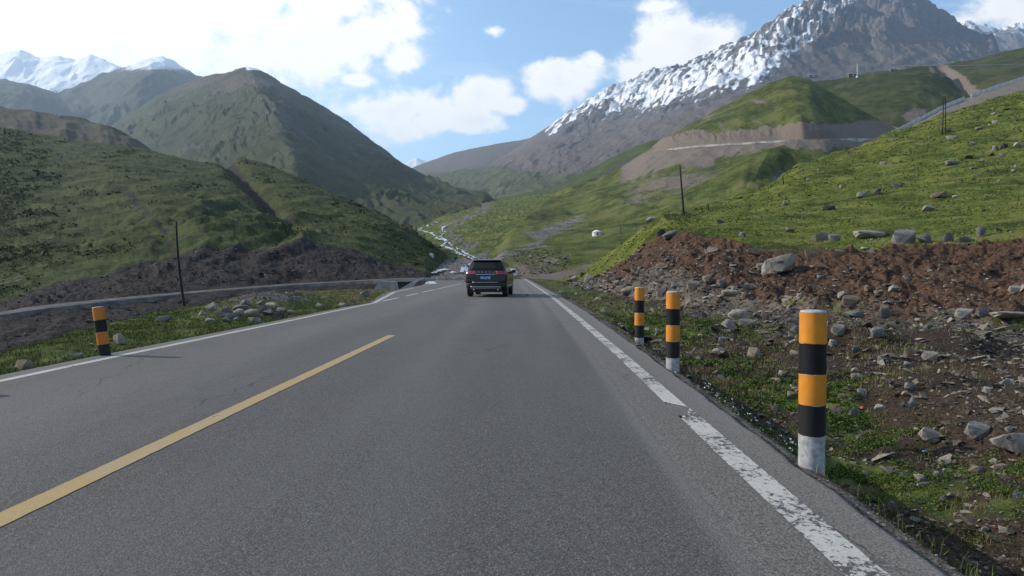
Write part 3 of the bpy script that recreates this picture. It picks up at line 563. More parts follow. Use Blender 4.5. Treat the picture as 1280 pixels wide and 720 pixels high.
def road_mat():
    m, b, p = mat('asphalt', 0.85, spec=0.25)
    co = b.n('ShaderNodeTexCoord').outputs['Object']
    g1 = b.noise(co, 150, 3, 0.7); g2 = b.noise(co, 55, 4, 0.7); big = b.noise(b.scalev(co, (1.2, .12, 1)), 1.0, 4, 0.55); blot = b.noise(co, 0.55, 5, 0.6)
    vor = b.n('ShaderNodeTexVoronoi', feature='F1'); b.t.links.new(co, vor.inputs['Vector']); vor.inputs['Scale'].default_value = 85
    sep = b.n('ShaderNodeSeparateColor'); b.t.links.new(vor.outputs['Color'], sep.inputs[0])
    stone = b.math('MULTIPLY', b.step(sep.outputs[0], 0.62, 0.95), b.math('SUBTRACT', 1.0, b.step(vor.outputs['Distance'], .3, .5)))
    c = b.mix(b.step(b.math('ADD', b.math('MULTIPLY', g1, .55), b.math('MULTIPLY', g2, .45)), .38, .62), (.040, .037, .036), (.126, .118, .112))
    c = b.mix(b.math('MULTIPLY', stone, .55), c, (.24, .235, .225))
    c = b.mix(b.math('MULTIPLY', b.step(big, .4, .7), .35), c, (.125, .120, .116))
    c = b.mix(b.math('MULTIPLY', b.step(blot, .5, .75), .3), c, (.06, .06, .062))
    old = b.n('ShaderNodeAttribute', attribute_name='old').outputs['Fac']
    oc = b.mix(b.step(g2, .35, .62), (.075, .068, .060), (.175, .160, .142))
    oc = b.mix(b.math('MULTIPLY', stone, .6), oc, (.29, .27, .24)); oc = b.mix(b.step(b.noise(co, 24, 4, .7), .60, .70), oc, (.032, .028, .024))
    fo = b.step(b.math('ADD', old, b.math('MULTIPLY', b.math('SUBTRACT', b.noise(co, 9, 4, .6), .5), .35)), .42, .58)
    c = b.mix(b.math('MULTIPLY', fo, .85), c, oc)
    dust = b.n('ShaderNodeAttribute', attribute_name='dust').outputs['Fac']
    c = b.mix(b.math('MULTIPLY', dust, b.math('ADD', .35, b.math('MULTIPLY', g2, .6))), c, (.23, .215, .195))
    wv = b.n('ShaderNodeVectorMath', operation='ADD'); b.t.links.new(co, wv.inputs[0]); b.t.links.new(b.scalev(b.noise(co, 2.2, 5, .6, 0, 1), (.5, .5, 0)), wv.inputs[1])
    ck = b.n('ShaderNodeTexVoronoi', feature='DISTANCE_TO_EDGE'); b.t.links.new(b.scalev(wv.outputs[0], (.55, .28, 1)), ck.inputs['Vector']); ck.inputs['Scale'].default_value = 1.0
    crack = b.math('MULTIPLY', b.math('SUBTRACT', 1.0, b.step(ck.outputs['Distance'], .0015, .0055)), b.step(b.noise(co, .35, 3, .5), .50, .60))
    c = b.mix(b.math('MULTIPLY', crack, .7), c, (.022, .020, .019))
    c = b.mix(b.math('MULTIPLY', b.step(b.noise(co, 5.5, 6, .75), .63, .72), .35), c, (.18, .165, .145))
    b.t.links.new(c, p.inputs['Base Color'])
    bp = b.n('ShaderNodeBump', i_0=.9, i_1=.006); b.t.links.new(b.math('ADD', b.math('MULTIPLY', g2, .6), b.math('SUBTRACT', b.math('MULTIPLY', g1, .5), b.math('MULTIPLY', vor.outputs['Distance'], .5))), bp.inputs['Height']); b.t.links.new(bp.outputs[0], p.inputs['Normal'])
    return m


m_road = road_mat()
ys = np.concatenate([np.linspace(-25, 1, 14, endpoint=False), np.geomspace(1, 150, 260)])
us = np.concatenate([np.linspace(0, .72, 60, endpoint=False), np.linspace(.72, 1, 110)])
YY, UU = np.meshgrid(ys, us, indexing='ij')
jag = .05 * fbm(ys * 1.6, ys * 0, 5, 201, .65)
XX = EL(YY) * (1 - UU) + (ER(YY) + jag[:, None]) * UU
ZZ = RZ(YY) + .012 * np.cos((UU - .5) * 3)
ZZ[:, -1] -= .05; ZZ[:, -2] -= .004
old = sm(XX, XR(YY) - .62, XR(YY) - .22) * (1 - .3 * sm(YY, 25, 60)); 
lx = lambda c, w: np.exp(-((XX - c) / w) ** 2)
dust = .45 * lx(XR(YY) - .48, .07) + .30 * sm(XX, ER(YY) - .5, ER(YY)) + .35 * lx(XR(YY) - .95, .22) * sm(YY, 5, 25) + .22 * lx(XY(YY) - 2.0, .9) + .20 * lx(-1.15, .3) * sm(YY, 3, 10) + .35 * (1 - sm(XX, EL(YY) + .2, EL(YY) + .6)) + .22 * sm(YY, 8, 40)
tag(link('road', np_mesh('road', np.stack([XX, YY, ZZ], -1).reshape(-1, 3), grid_faces(len(us), len(ys), True), True, {'old': old, 'dust': np.clip(dust, 0, 1)}), m_road), kind='structure')


def paint_mat(name, col, wear, under=(.075, .073, .072)):
    m, b, p = mat(name, 0.75, spec=0.2)
    co = b.n('ShaderNodeTexCoord').outputs['Object']; n = b.noise(b.scalev(co, (1, .8, 1)), 24, 8, .75, .2); f = b.noise(co, 90, 3, .7); bl = b.noise(co, 2.2, 3, .5)
    mk = b.step(b.math('ADD', b.math('MULTIPLY', n, .62), b.math('ADD', b.math('MULTIPLY', f, .12), b.math('MULTIPLY', bl, .28))), wear, wear + .035)
    c = b.mix(b.step(f, .3, .7), tuple(x * .8 for x in col), col); c = b.mix(b.math('MULTIPLY', b.step(bl, .4, .7), .3), c, (.30, .28, .25))
    c = b.mix(mk, c, b.mix(f, tuple(x * .5 for x in under), tuple(x * 1.6 for x in under)))
    b.t.links.new(c, p.inputs['Base Color'])
    bp = b.n('ShaderNodeBump', i_0=.6, i_1=.005); b.t.links.new(b.noise(co, 60, 3, .6), bp.inputs['Height']); b.t.links.new(bp.outputs[0], p.inputs['Normal'])
    return m


m_white = paint_mat('worn white paint', (.47, .45, .41), .52); m_yel = paint_mat('yellow road paint', (.40, .285, .125), .60); m_white2 = paint_mat('white paint', (.46, .445, .41), .575)


def stripe(name, xf, y0, y1, w, m, cut0=0, cut1=0, edge=.006, lift=.004):
    n = max(6, int(90 * math.log(max(y1, 1.2) / max(y0, 1.0)) + 6)); y = np.geomspace(max(y0, 1), y1, n) if y0 >= 1 else np.linspace(y0, y1, n)
    k = 5; s = np.linspace(-.5, .5, k); V = []
    for i, yy in enumerate(y):
        for j, t in enumerate(s):
            sk = (cut0 * t if i == 0 else cut1 * t if i == n - 1 else 0)
            e = edge * fbm(np.array(yy * 9.), np.array(t * 7.), 3, 210) if j in (0, k - 1) else 0
            uu = (float(xf(yy)) - float(EL(yy))) / (float(ER(yy)) - float(EL(yy)))
            V.append((float(xf(yy)) + t * w + e, yy + sk, float(RZ(yy)) + .012 * math.cos((uu - .5) * 3) + lift))
    return tag(link(name, np_mesh(name, np.array(V), grid_faces(k, n, True), True), m), kind='structure')


stripe('edge_line', XR, 1.0, 5.92, .185, m_white, 0, .55)
stripe('edge_line', lambda y: XR(y) - .01, 6.35, 95, .17, m_white, -.25, 0)
stripe('edge_line', XR, -20, -1, .18, m_white)
stripe('centre_line', XY, 1.0, 13.0, .155, m_yel, 0, 0)
stripe('centre_line', XY, -20, -3, .155, m_yel)
stripe('left_edge_line', XL, -20, .9, .13, m_white2)
stripe('left_edge_line', XL, 1, 25.6, .13, m_white2)
for a, c in ((27.4, 30.6), (32.4, 36), (37.5, 43), (44, 62)): stripe('left_edge_line', XL, a, c, .15, m_white2)
stripe('junction_line', lambda y: np.interp(y, [25.6, 38.3], [-5.22, -6.62]), 25.7, 38.3, .15, m_white2)
stripe('junction_line', lambda y: np.interp(y, [38.3, 47], [-6.62, -6.75]), 38.5, 47, .12, m_white2)

# side road running off left beneath the slope
sx, sy, sdist = [], [], []
st = np.array([(-320, 434, 59.2), (-120, 407, 62.2), (0, 393.2, 66.5), (50, 386.6, 69.5), (100, 380.6, 72.5), (150, 375.8, 75.5), (205, 370.1, 79.4), (255, 365.6, 82), (300, 362, 85), (335, 359.3, 87), (370, 357.1, 89), (405, 355.2, 90.4), (440, 353.2, 91.5), (475, 351.4, 92.2), (500, 350.3, 92.7), (522, 349.9, 93.3), (545, 349.6, 93.8), (600, 349, 96), (640, 348.6, 99)])
Pm = W(st[:, 0], st[:, 1], st[:, 2]); Pm[:, 2] = smooth_axis(Pm[:, 2], 1, 0)
T = np.gradient(Pm, axis=0); T[:, 2] = 0; T /= np.linalg.norm(T, axis=1, keepdims=True); Nn = np.stack([-T[:, 1], T[:, 0], 0 * T[:, 0]], -1)
tt = np.linspace(0, len(st) - 1, 200); Pi = np.stack([np.interp(tt, range(len(st)), Pm[:, k]) for k in range(3)], -1); Ni = np.stack([np.interp(tt, range(len(st)), Nn[:, k]) for k in range(3)], -1)
Vs = []
for i in range(200):
    for j, s in enumerate(np.linspace(-2.7, 2.7, 12)):
        Vs.append(Pi[i] + Ni[i] * s * (1 + .10 * float(fbm(np.array(i * .35), np.array(s), 3, 240))) + np.array([0, 0, .30 - .05 * abs(s)]))
for j in range(200): Vs[j * 12][2] -= .6; Vs[j * 12 + 11][2] -= .6
m_side, b, p = mat('pale concrete road', .9, spec=.1); co = b.n('ShaderNodeTexCoord').outputs['Object']
b.t.links.new(b.mix(b.step(b.noise(co, .8, 6, .65), .35, .7), (.065, .061, .058), (.135, .127, .121)), p.inputs['Base Color'])
tag(link('side_road', np_mesh('side_road', np.array(Vs), grid_faces(12, 200, False), True), m_side), kind='structure')
o_side = bpy.data.objects['side_road']

# shelf road high on the right
st = np.array([(815, 194, 757), (840, 187.6, 706), (880, 183.6, 669), (930, 180.6, 640), (972, 178.6, 623), (1002, 177.6, 607), (1030, 176.6, 605), (1054, 175.6, 627), (1078, 175.6, 645), (1102, 175.6, 645), (1130, 177, 635)])
Pm = W(st[:, 0], st[:, 1], st[:, 2]); Vs = []
for i in np.linspace(0, 10, 90):
    q = np.array([np.interp(i, range(11), Pm[:, k]) for k in range(3)])
    for s, dz in ((-4.5, -4), (-3.2, .8), (3.2, .9), (4.5, -4)): Vs.append(q + np.array([s * .2, s, dz]))
m_shroad, b, p = mat('dusty shelf road', .95, spec=.05); co = b.n('ShaderNodeTexCoord').outputs['Object']
b.t.links.new(b.mix(b.step(b.noise(co, .12, 4, .6), .4, .6), (.22, .20, .185), (.36, .34, .32)), p.inputs['Base Color'])
tag(link('shelf_road', np_mesh('shelf_road', np.array(Vs), grid_faces(4, 90, False), True), m_shroad), kind='structure')

# ------------------------------------------------------------------ near verges
def rubble_z(s, y):
    """height of the ground right of the road; s = metres from the asphalt edge"""
    deep = np.interp(y, [-20, 3, 6, 10, 14, 20, 30, 60], [1.15, 1.12, 1.05, .88, .50, .20, .12, .12])
    z = -.045 - deep * sm(s, .08, .88) + (deep - .36) * sm(s, 1.9, 6.0) * (y < 200)
    z = np.where(deep < .36, -.045 - deep * sm(s, .2, 1.2) - (.36 - deep) * sm(s, 1.5, 6), z)
    x = s + ER(y)
    z = z + (.20 + .12 * sm(s, 1.5, 4)) * sm(s, .6, 2.2) * fbm(x / 1.3, y / 1.3, 4, 221, .5) + .06 * sm(s, .15, .8) * fbm(x / .32, y / .32, 4, 222, .6)
    z += .42 * np.exp(-(((x - 7.3) / 1.3) ** 2 + ((y - 14.6) / .9) ** 2)) + .30 * np.exp(-(((x - 9.2) / 1.2) ** 2 + ((y - 14.2) / 1.0) ** 2)) + .25 * np.exp(-(((x - 5.0) / .9) ** 2 + ((y - 17.5) / .8) ** 2))
    z += .25 * np.exp(-(((x - 4.4) / .7) ** 2 + ((y - 6.2) / .8) ** 2)) + .018 * sm(s, .02, .2) * fbm(x / .09, y / .09, 3, 223, .6)
    return z


ys = np.concatenate([np.linspace(-18, 1.2, 20, endpoint=False), np.geomspace(1.2, 135, 390)])
ss = np.concatenate([[-.25, -.06], np.geomspace(.04, 46, 280) - .04])
YY, SS = np.meshgrid(ys, ss, indexing='ij'); XX = SS + ER(YY); ZZ = rubble_z(SS, YY)
ZZ -= np.where(SS < -.03, .05, 0)
ZZ -= sm(SS, 9, 14) * sm(YY, 20, 30) * .5 + 3 * sm(YY, 104, 124)
n = fbm(XX / .7, YY / .7, 5, 225, .6); n2 = fbm(XX / 2.2, YY / 2.2, 4, 226, .55)
gz = .85 * np.exp(-(((XX - 3.9) / 1.2) ** 2 + ((YY - 8.0) / 2.2) ** 2)) + .8 * np.exp(-(((XX - 4.6) / 1.1) ** 2 + ((YY - 12) / 2) ** 2)) + .35 * np.exp(-(((XX - 3.2) / .8) ** 2 + ((YY - 5.0) / .7) ** 2)) + .75 * sm(YY, 13, 18) * (1 - sm(SS, 2.0, 5)) * sm(SS, .15, .5) + .45 * sm(YY, 16, 19) * (1 - sm(YY, 19, 21))
grassm = np.clip(gz * 1.0 + .9 * n2 + .3 * n - .18, 0, 1)
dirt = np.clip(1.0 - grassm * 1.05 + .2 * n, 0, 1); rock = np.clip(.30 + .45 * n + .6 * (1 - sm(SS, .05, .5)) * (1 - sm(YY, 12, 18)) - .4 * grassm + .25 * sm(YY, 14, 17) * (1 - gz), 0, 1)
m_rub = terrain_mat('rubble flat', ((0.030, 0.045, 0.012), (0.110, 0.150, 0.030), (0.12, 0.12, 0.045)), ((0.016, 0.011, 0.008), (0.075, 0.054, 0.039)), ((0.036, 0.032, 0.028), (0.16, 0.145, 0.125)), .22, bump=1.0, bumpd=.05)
RUB = dict(x=XX, y=YY, z=ZZ, s=SS, grass=grassm)
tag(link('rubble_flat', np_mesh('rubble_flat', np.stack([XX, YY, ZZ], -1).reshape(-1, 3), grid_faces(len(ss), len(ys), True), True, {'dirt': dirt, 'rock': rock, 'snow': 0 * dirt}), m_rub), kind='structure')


def WL(y): return np.interp(y, [-20, 0, 5, 8, 10, 12, 16, 21, 26, 32, 41, 48, 52, 60, 100], [1.2, 1.1, 1.0, 1.3, 1.9, 2.8, 4.2, 5.6, 6.0, 6.2, 6.2, .9, .5, .5, .6])


def verge_z(s, y):
    w = WL(y) + .35 * fbm(y / 2.0, y * 0, 4, 231, .6); x = EL(y) - s
    z = -.045 - .06 * sm(s, .1, .5) + 0.06 * sm(s, .5, 2)
    z = z - 5.8 * sm(s, w, w + 5.5) - .25 * sm(s, w - .5, w + .3)
    z += .10 * sm(s, .2, 1) * fbm(x / .9, y / .9, 4, 232, .5) + .04 * sm(s, .1, .4) * fbm(x / .25, y / .25, 3, 233, .6)
    z += .50 * np.exp(-(((x + 8.6) / 1.5) ** 2 + ((y - 24.0) / 3.0) ** 2))
    return z


ys = np.concatenate([np.linspace(-18, 3, 16, endpoint=False), np.geomspace(3, 96, 330)])
ss = np.concatenate([[-.25, -.06], np.geomspace(.05, 14, 150) - .05])
YY, SS = np.meshgrid(ys, ss, indexing='ij'); XX = EL(YY) - SS; ZZ = verge_z(SS, YY); ZZ -= np.where(SS < -.03, .05, 0)
XX = np.where(YY > 60, XX, XX)
n = fbm(XX / .8, YY / .8, 5, 235, .6); w = WL(YY)
rock = np.clip(sm(SS, w - .1, w + .4) + .8 * (1 - sm(SS, .1, .45)) + .35 * n + .85 * np.exp(-(((XX + 8.6) / 1.5) ** 2 + ((YY - 24.0) / 3.2) ** 2)), 0, 1); dirt = np.clip(.1 + .4 * n + .45 * sm(YY, 20, 30), 0, 1)
m_verge = terrain_mat('left verge turf', ((0.034, 0.046, 0.012), (0.105, 0.128, 0.032), (0.12, 0.125, 0.042)), ((0.09, 0.085, 0.035), (0.17, 0.15, 0.065)), ((0.045, 0.042, 0.042), (0.17, 0.16, 0.155)), .35, bump=1.0, bumpd=.06)
VER = dict(x=XX, y=YY, z=ZZ, s=SS)
tag(link('verge', np_mesh('verge', np.stack([XX, YY, ZZ], -1).reshape(-1, 3), grid_faces(len(ss), len(ys), False), True, {'dirt': dirt, 'rock': rock, 'snow': 0 * dirt}), m_verge), kind='structure')

bpy.context.view_layer.update()


def hit(px, py):
    """point of the ground seen along that line"""
    d = Vector(((px - HX) / F, 1, -(py - HY) / F)).normalized()
    ok, loc, nor, idx, ob, _ = C.ray_cast(bpy.context.evaluated_depsgraph_get(), Vector((0, 0, CH)), d)
    return (loc, nor, ob.name) if ok else (None, None, None)


def drop(x, y, z0=400):
    ok, loc, nor, idx, ob, _ = C.ray_cast(bpy.context.evaluated_depsgraph_get(), Vector((x, y, z0)), Vector((0, 0, -1)))
    return loc if ok else Vector((x, y, 0))

# ------------------------------------------------------------------ air
hb = bmesh.new(); bmesh.ops.create_cube(hb, size=1)
hme = bpy.data.meshes.new('haze'); hb.to_mesh(hme); hb.free()
hm = bpy.data.materials.new('haze air'); hm.use_nodes = True; hm.node_tree.nodes.clear(); b = NB(hm.node_tree)
pv = b.n('ShaderNodeVolumePrincipled'); pv.inputs['Color'].default_value = (.60, .78, 1.0, 1); pv.inputs['Density'].default_value = HAZE; pv.inputs['Anisotropy'].default_value = .35
ou = b.n('ShaderNodeOutputMaterial'); hm.node_tree.links.new(pv.outputs[0], ou.inputs['Volume'])
ho = link('haze', hme, hm); ho.scale = (31000, 31000, 2414); ho.location = (0, 0, 2400 / 2 - 7 - 7); tag(ho, kind='stuff', label='thin blue haze filling the valley air', cat='haze')

#PART2
# ------------------------------------------------------------------ stones
def stone_mat(name, lo, hi, own=True, scale=14):
    m, b, p = mat(name, .9, spec=.15)
    co = b.n('ShaderNodeTexCoord').outputs['Object']; n = b.noise(co, scale, 6, .7); n2 = b.noise(co, scale * .25, 4, .6)
    t = b.n('ShaderNodeObjectInfo').outputs['Random'] if own else b.n('ShaderNodeAttribute', attribute_name='tone').outputs['Fac']
    base = b.mix(t, lo, hi)
    c = b.mix(b.step(n, .35, .7), b.mix(1.0, base, (.58, .56, .54), 'MULTIPLY'), base); c = b.mix(b.math('MULTIPLY', b.step(n2, .52, .66), .45), c, tuple(x * .45 for x in lo))
    b.t.links.new(c, p.inputs['Base Color'])
    bp = b.n('ShaderNodeBump', i_0=.7, i_1=.02 if own else .006); b.t.links.new(n, bp.inputs['Height']); b.t.links.new(bp.outputs[0], p.inputs['Normal'])
    return m


SM = {'pale': stone_mat('pale stone', (.25, .225, .19), (.40, .37, .32), scale=5), 'grey': stone_mat('grey stone', (.14, .135, .13), (.26, .25, .24), scale=5),
      'tan': stone_mat('tan stone', (.21, .155, .115), (.31, .24, .185), scale=5), 'dark': stone_mat('dark stone', (.06, .055, .052), (.12, .11, .105), scale=5)}
SX = stone_mat('loose stones', (.070, .056, .045), (.36, .32, .27), False, 30)


def hull_mesh(name, seed, dims=(1, 1, 1), n=16, detail=0, pw=2.6):
    r = np.random.default_rng(seed); bm = bmesh.new()
    for i in range(n):
        v = r.normal(size=3); v /= np.linalg.norm(v); v = np.sign(v) * np.abs(v) ** (2 / pw); v *= (.75 + .35 * r.random())
        bm.verts.new((v[0] * dims[0] / 2, v[1] * dims[1] / 2, v[2] * dims[2] / 2))
    res = bmesh.ops.convex_hull(bm, input=bm.verts)
    bmesh.ops.delete(bm, geom=[g for g in bm.verts if not g.link_faces], context='VERTS')
    if detail:
        es = [e for e in bm.edges]
        bmesh.ops.bevel(bm, geom=es, offset=.035 * min(dims), segments=1, affect='EDGES', clamp_overlap=True)
        bmesh.ops.triangulate(bm, faces=bm.faces)
        for k in range(detail):
            bmesh.ops.subdivide_edges(bm, edges=[e for e in bm.edges if e.calc_length() > .16 * max(dims) / (k + 1)], cuts=1, use_grid_fill=False)
            bmesh.ops.triangulate(bm, faces=bm.faces)
        P = np.array([v.co for v in bm.verts]); s = max(dims)
        d = .05 * fbm(P[:, 0] / s * 4 + seed, P[:, 2] / s * 6 + P[:, 1] / s * 3, 4, seed % 40, .6) * s
        for v, k in zip(bm.verts, d): v.co += v.co.normalized() * k
    me = bpy.data.meshes.new(name); bm.to_mesh(me); bm.free()
    return me


SMALL = [hull_mesh('stone', 300 + i, (1, .75 + .3 * (i % 3) / 2, .35 + .14 * (i % 5)), 13 + i % 4) for i in range(12)]
BIG = [hull_mesh('boulder', 500 + i, (1, .8, .5 + .1 * (i % 4)), 18, 2) for i in range(8)]
for me in SMALL + BIG:
    pass
MATMESH = {}


def rock(px, py, w, h, tone, label, cat='rock', name='rock', group=None, tilt=None, yaw=None, shape=None, dep=.8, big=None, sink=.22):
    """a stone standing on the ground where that line of sight meets it; w, h are its width and height in photo pixels"""
    loc, nor, on = hit(px, py + h * .30)
    if loc is None or on in ('haze', 'great_snow_mountain'): return None
    d = loc.y; ww, hh = w * d / F, h * d / F * 1.15
    if big is None: big = w > 15
    k = (shape if shape is not None else random.randrange(100)); base = BIG[k % len(BIG)] if big else SMALL[k % len(SMALL)]
    key = (base.name, tone)
    if key not in MATMESH:
        c = base.copy(); c.materials.clear(); c.materials.append(SM[tone]); MATMESH[key] = c
    me = MATMESH[key]; o = bpy.data.objects.new(name, me); COL.objects.link(o)
    zd = me.get('zd')
    if zd is None:
        P = np.array([v.co for v in me.vertices]); me['zd'] = float(np.ptp(P[:, 2])); me['xd'] = float(np.ptp(P[:, 0])); zd = me['zd']
    o.scale = (ww / me['xd'], ww * dep, hh / zd * 1.0)
    o.location = loc + Vector((0, 0, hh * (.5 - sink)))
    o.rotation_euler = (random.uniform(-.12, .12), tilt if tilt is not None else random.uniform(-.2, .2), yaw if yaw is not None else random.uniform(-.35, .35))
    return tag(o, label, cat, group)


HERO = [  # px, py, w, h, tone, label, tilt
    (973, 332, 46, 22, 'pale', 'large pale slanted boulder jutting out of the red earth bank', -.45),
    (1012, 317, 13, 16, 'tan', 'pointed upright brown rock just right of the large slanted boulder', 0),
    (1026, 297, 24, 11, 'pale', 'pale lumpy rock on the turf above the pointed upright rock', 0),
    (1042, 298, 14, 9, 'grey', 'grey rock against the right end of the pale lumpy rock', 0),
    (1047, 318, 15, 11, 'tan', 'round brown boulder sitting on the lip of the red bank', 0),
    (987, 288, 14, 8, 'tan', 'small pinkish rock on the meadow above the slanted boulder', 0),
    (929, 294, 11, 6, 'grey', 'small grey rock on the meadow edge left of the pinkish rock', 0),
    (943, 315, 19, 9, 'tan', 'brown lump of rock half buried left of the slanted boulder', 0),
    (1084, 294, 40, 10, 'pale', 'long low white rock lying in the grass above the bank', 0.05),
    (1131, 298, 29, 21, 'grey', 'largest grey boulder of the row standing on the meadow edge', 0),
    (1155, 300, 24, 13, 'grey', 'grey rock directly right of the largest grey boulder', .1),
    (1184, 298, 16, 12, 'grey', 'blocky grey rock in the middle of the boulder row', .3),
    (1204, 300, 22, 8, 'grey', 'flat grey rock near the right end of the boulder row', 0),
    (1224, 291, 16, 15, 'grey', 'pointed grey rock ending the boulder row on the right', .5),
    (1081, 311, 13, 5, 'pale', 'small white slab below the long low white rock', 0),
    (1053, 369, 14, 9, 'pale', 'bright white stone at the foot of the red bank', -.3),
    (1065, 377, 24, 14, 'tan', 'big brown boulder beside the bright white stone', 0),
    (1098, 366, 13, 8, 'tan', 'tan stone in the bank, right of the big brown boulder', -.4),
    (1118, 361, 14, 8, 'pale', 'pale stone in the lower bank above the grey flat-top rock', -.4),
    (1207, 392, 22, 12, 'pale', 'pale square block at the foot of the bank', 0),
    (1229, 390, 18, 11, 'grey', 'dark grey block beside the pale square block', 0),
    (1263, 394, 56, 8, 'pale', 'long pale slab lying at the foot of the bank, right edge', .04),
    (1270, 362, 17, 9, 'pale', 'pale boulder resting low in the bank at the right edge', 0),
    (1107, 391, 20, 11, 'grey', 'pyramid shaped grey rock at the foot of the bank', 0),
    (1070, 393, 34, 8, 'grey', 'flat grey slab right of the top of the nearest bollard', 0),
    (991, 388, 16, 7, 'grey', 'flat grey slab left of the top of the nearest bollard', 0),
    (922, 395, 23, 14, 'pale', 'pale rounded boulder on the flat between bank and green weeds', -.2),
    (957, 396, 10, 10, 'tan', 'small tan rock right of the pale rounded boulder', 0),
    (868, 358, 18, 13, 'tan', 'round tan boulder near the foot of the gravel fan', 0),
    (912, 366, 20, 7, 'pale', 'flat pale rock under the brown gravel fan', 0),
    (837, 294, 20, 8, 'grey', 'bluish grey slab leaning on top of the earth knoll', -.35),
    (827, 292, 12, 9, 'dark', 'dark upright slab beside the bluish slab on the knoll', -.6),
    (812, 275, 13, 6, 'pale', 'pale slab on the crest of the knoll by the leaning pole', -.3),
    (735, 349, 9, 13, 'pale', 'tall pale rock at the left toe of the earth bank', .5),
    (717, 350, 10, 10, 'pale', 'leftmost white rock at the toe of the earth bank', .3),
    (727, 344, 8, 7, 'tan', 'small rock stacked above the white rocks at the toe', 0),
    (786, 364, 19, 10, 'pale', 'pale rock pile stone behind the farthest right bollard', -.3),
    (829, 366, 13, 13, 'grey', 'stubby grey rock behind the middle bollard', 0),
    (896, 440, 14, 8, 'pale', 'pale rock on the ditch edge right of the middle bollard', 0),
    (1167, 546, 27, 16, 'pale', 'pale wedge boulder in the weeds of the rubble flat', .35),
    (1227, 540, 30, 19, 'grey', 'grey cube shaped boulder on the rubble flat near the right edge', .1),
    (1270, 557, 46, 26, 'pale', 'largest pale boulder cut by the right edge of view', -.1),
    (1142, 507, 12, 20, 'grey', 'thin grey slab standing on end in the weeds', .5),
    (1155, 602, 25, 12, 'pale', 'pale slab lying in the shaded part of the ditch', .5),
    (1178, 598, 20, 9, 'grey', 'narrow grey slab beside the pale slab in the ditch', .6),
    (1226, 592, 28, 15, 'tan', 'orange tan block below the grey cube shaped boulder', 0),
    (1254, 588, 22, 12, 'tan', 'tan stone under the largest pale boulder', -.3),
    (1190, 627, 20, 10, 'dark', 'dark flat stone in the shade right of the grass tufts', 0),
    (1104, 450, 15, 9, 'grey', 'grey stone above the weeds right of the nearest bollard', 0),
    (1137, 456, 12, 8, 'pale', 'pale stone right of the grey stone above the weeds', 0),
    (1043, 430, 12, 9, 'pale', 'pale stone against the upper right side of the nearest bollard', 0),
    (1070, 437, 13, 8, 'grey', 'grey stone between the bollard and the brown mound', 0),
    (27, 457, 26, 13, 'tan', 'round pinkish boulder on the left verge at the edge of view', 0),
    (92, 445, 20, 6, 'pale', 'pale flat rock on the verge left of the leaning bollard', -.1),
    (147, 425, 19, 14, 'pale', 'pointed pale boulder just right of the leaning left bollard', -.4),
    (204, 399, 22, 8, 'pale', 'pale slab on the verge edge left of the dark pole', -.25),
    (1172, 245, 24, 7, 'tan', 'long low rock high on the right meadow', -.2), (1160, 261, 15, 8, 'pale', 'pale rock on the meadow under the long low rock', -.2),
    (1076, 245, 16, 7, 'pale', 'pale rock cluster stone on the meadow slope left of middle', 0), (1097, 241, 15, 8, 'dark', 'dark rock right of the pale cluster on the meadow slope', 0),
    (1120, 233, 12, 6, 'grey', 'grey rock upslope of the dark meadow rock', 0), (1035, 261, 18, 6, 'dark', 'dark flat outcrop on the lower meadow', 0),
    (1270, 183, 11, 8, 'pale', 'pale rock on the upper meadow at the right edge', 0), (1186, 205, 17, 7, 'grey', 'grey outcrop below the twin poles on the meadow', 0),
    (1187, 173, 13, 5, 'pale', 'pale flat rock right beside the foot of the twin poles', 0),
    (1207, 197, 13, 5, 'dark', 'dark outcrop on the meadow right of the grey outcrop', 0), (1224, 202, 11, 5, 'pale', 'small pale rock on the upper right meadow', -.2),
    (1220, 162, 11, 5, 'tan', 'tan outcrop near the top of the right meadow', 0), (1102, 205, 8, 5, 'pale', 'small lone pale rock mid slope left of the twin poles', 0),
    (547, 349, 5, 3, 'pale', 'small pale rock beside the junction pavement', 0)]
LM = []
for q in HERO:
    px, py, w, h, tone, lab, tl = q
    o = rock(px, py, w, h, tone, lab, cat='boulder' if w > 20 else 'rock', name='boulder' if w > 20 else 'rock', tilt=tl, yaw=random.uniform(-.25, .25))

PILE = [(264, 385, 13, 9), (283, 389, 11, 7), (300, 385, 18, 8), (312, 393, 21, 9), (330, 386, 20, 9), (345, 395, 20, 8), (318, 400, 16, 7), (290, 397, 18, 8), (352, 389, 15, 6), (340, 382, 14, 6), (306, 379, 11, 6),
        (275, 394, 13, 7), (262, 401, 11, 6), (362, 391, 12, 5), (325, 379, 11, 5), (298, 391, 12, 7), (335, 391, 14, 6), (283, 401, 10, 5), (371, 367, 11, 6), (388, 369, 11, 4), (400, 382, 13, 4), (428, 381, 11, 4), (456, 369, 12, 7), (408, 372, 12, 3), (253, 393, 10, 6)]
for i, (px, py, w, h) in enumerate(PILE):
    on = i < 18 or i == 24
    rock(px, py, w * 1.1, h * 1.15, 'grey' if i % 3 else 'pale', ('%s stone, %s of the rock heap on the left verge' % ('grey' if i % 3 else 'pale', ('left end' if px < 285 else 'middle' if px < 320 else 'right end') + (' top' if py < 388 else ' bottom' if py > 396 else ''))) if on else 'low stone on the dry verge past the heap of rocks', 'rock', 'rock',
         'stones heaped on the left verge' if on else 'stones on the dry end of the left verge', big=bool(i % 2), tilt=random.uniform(-.5, .3))

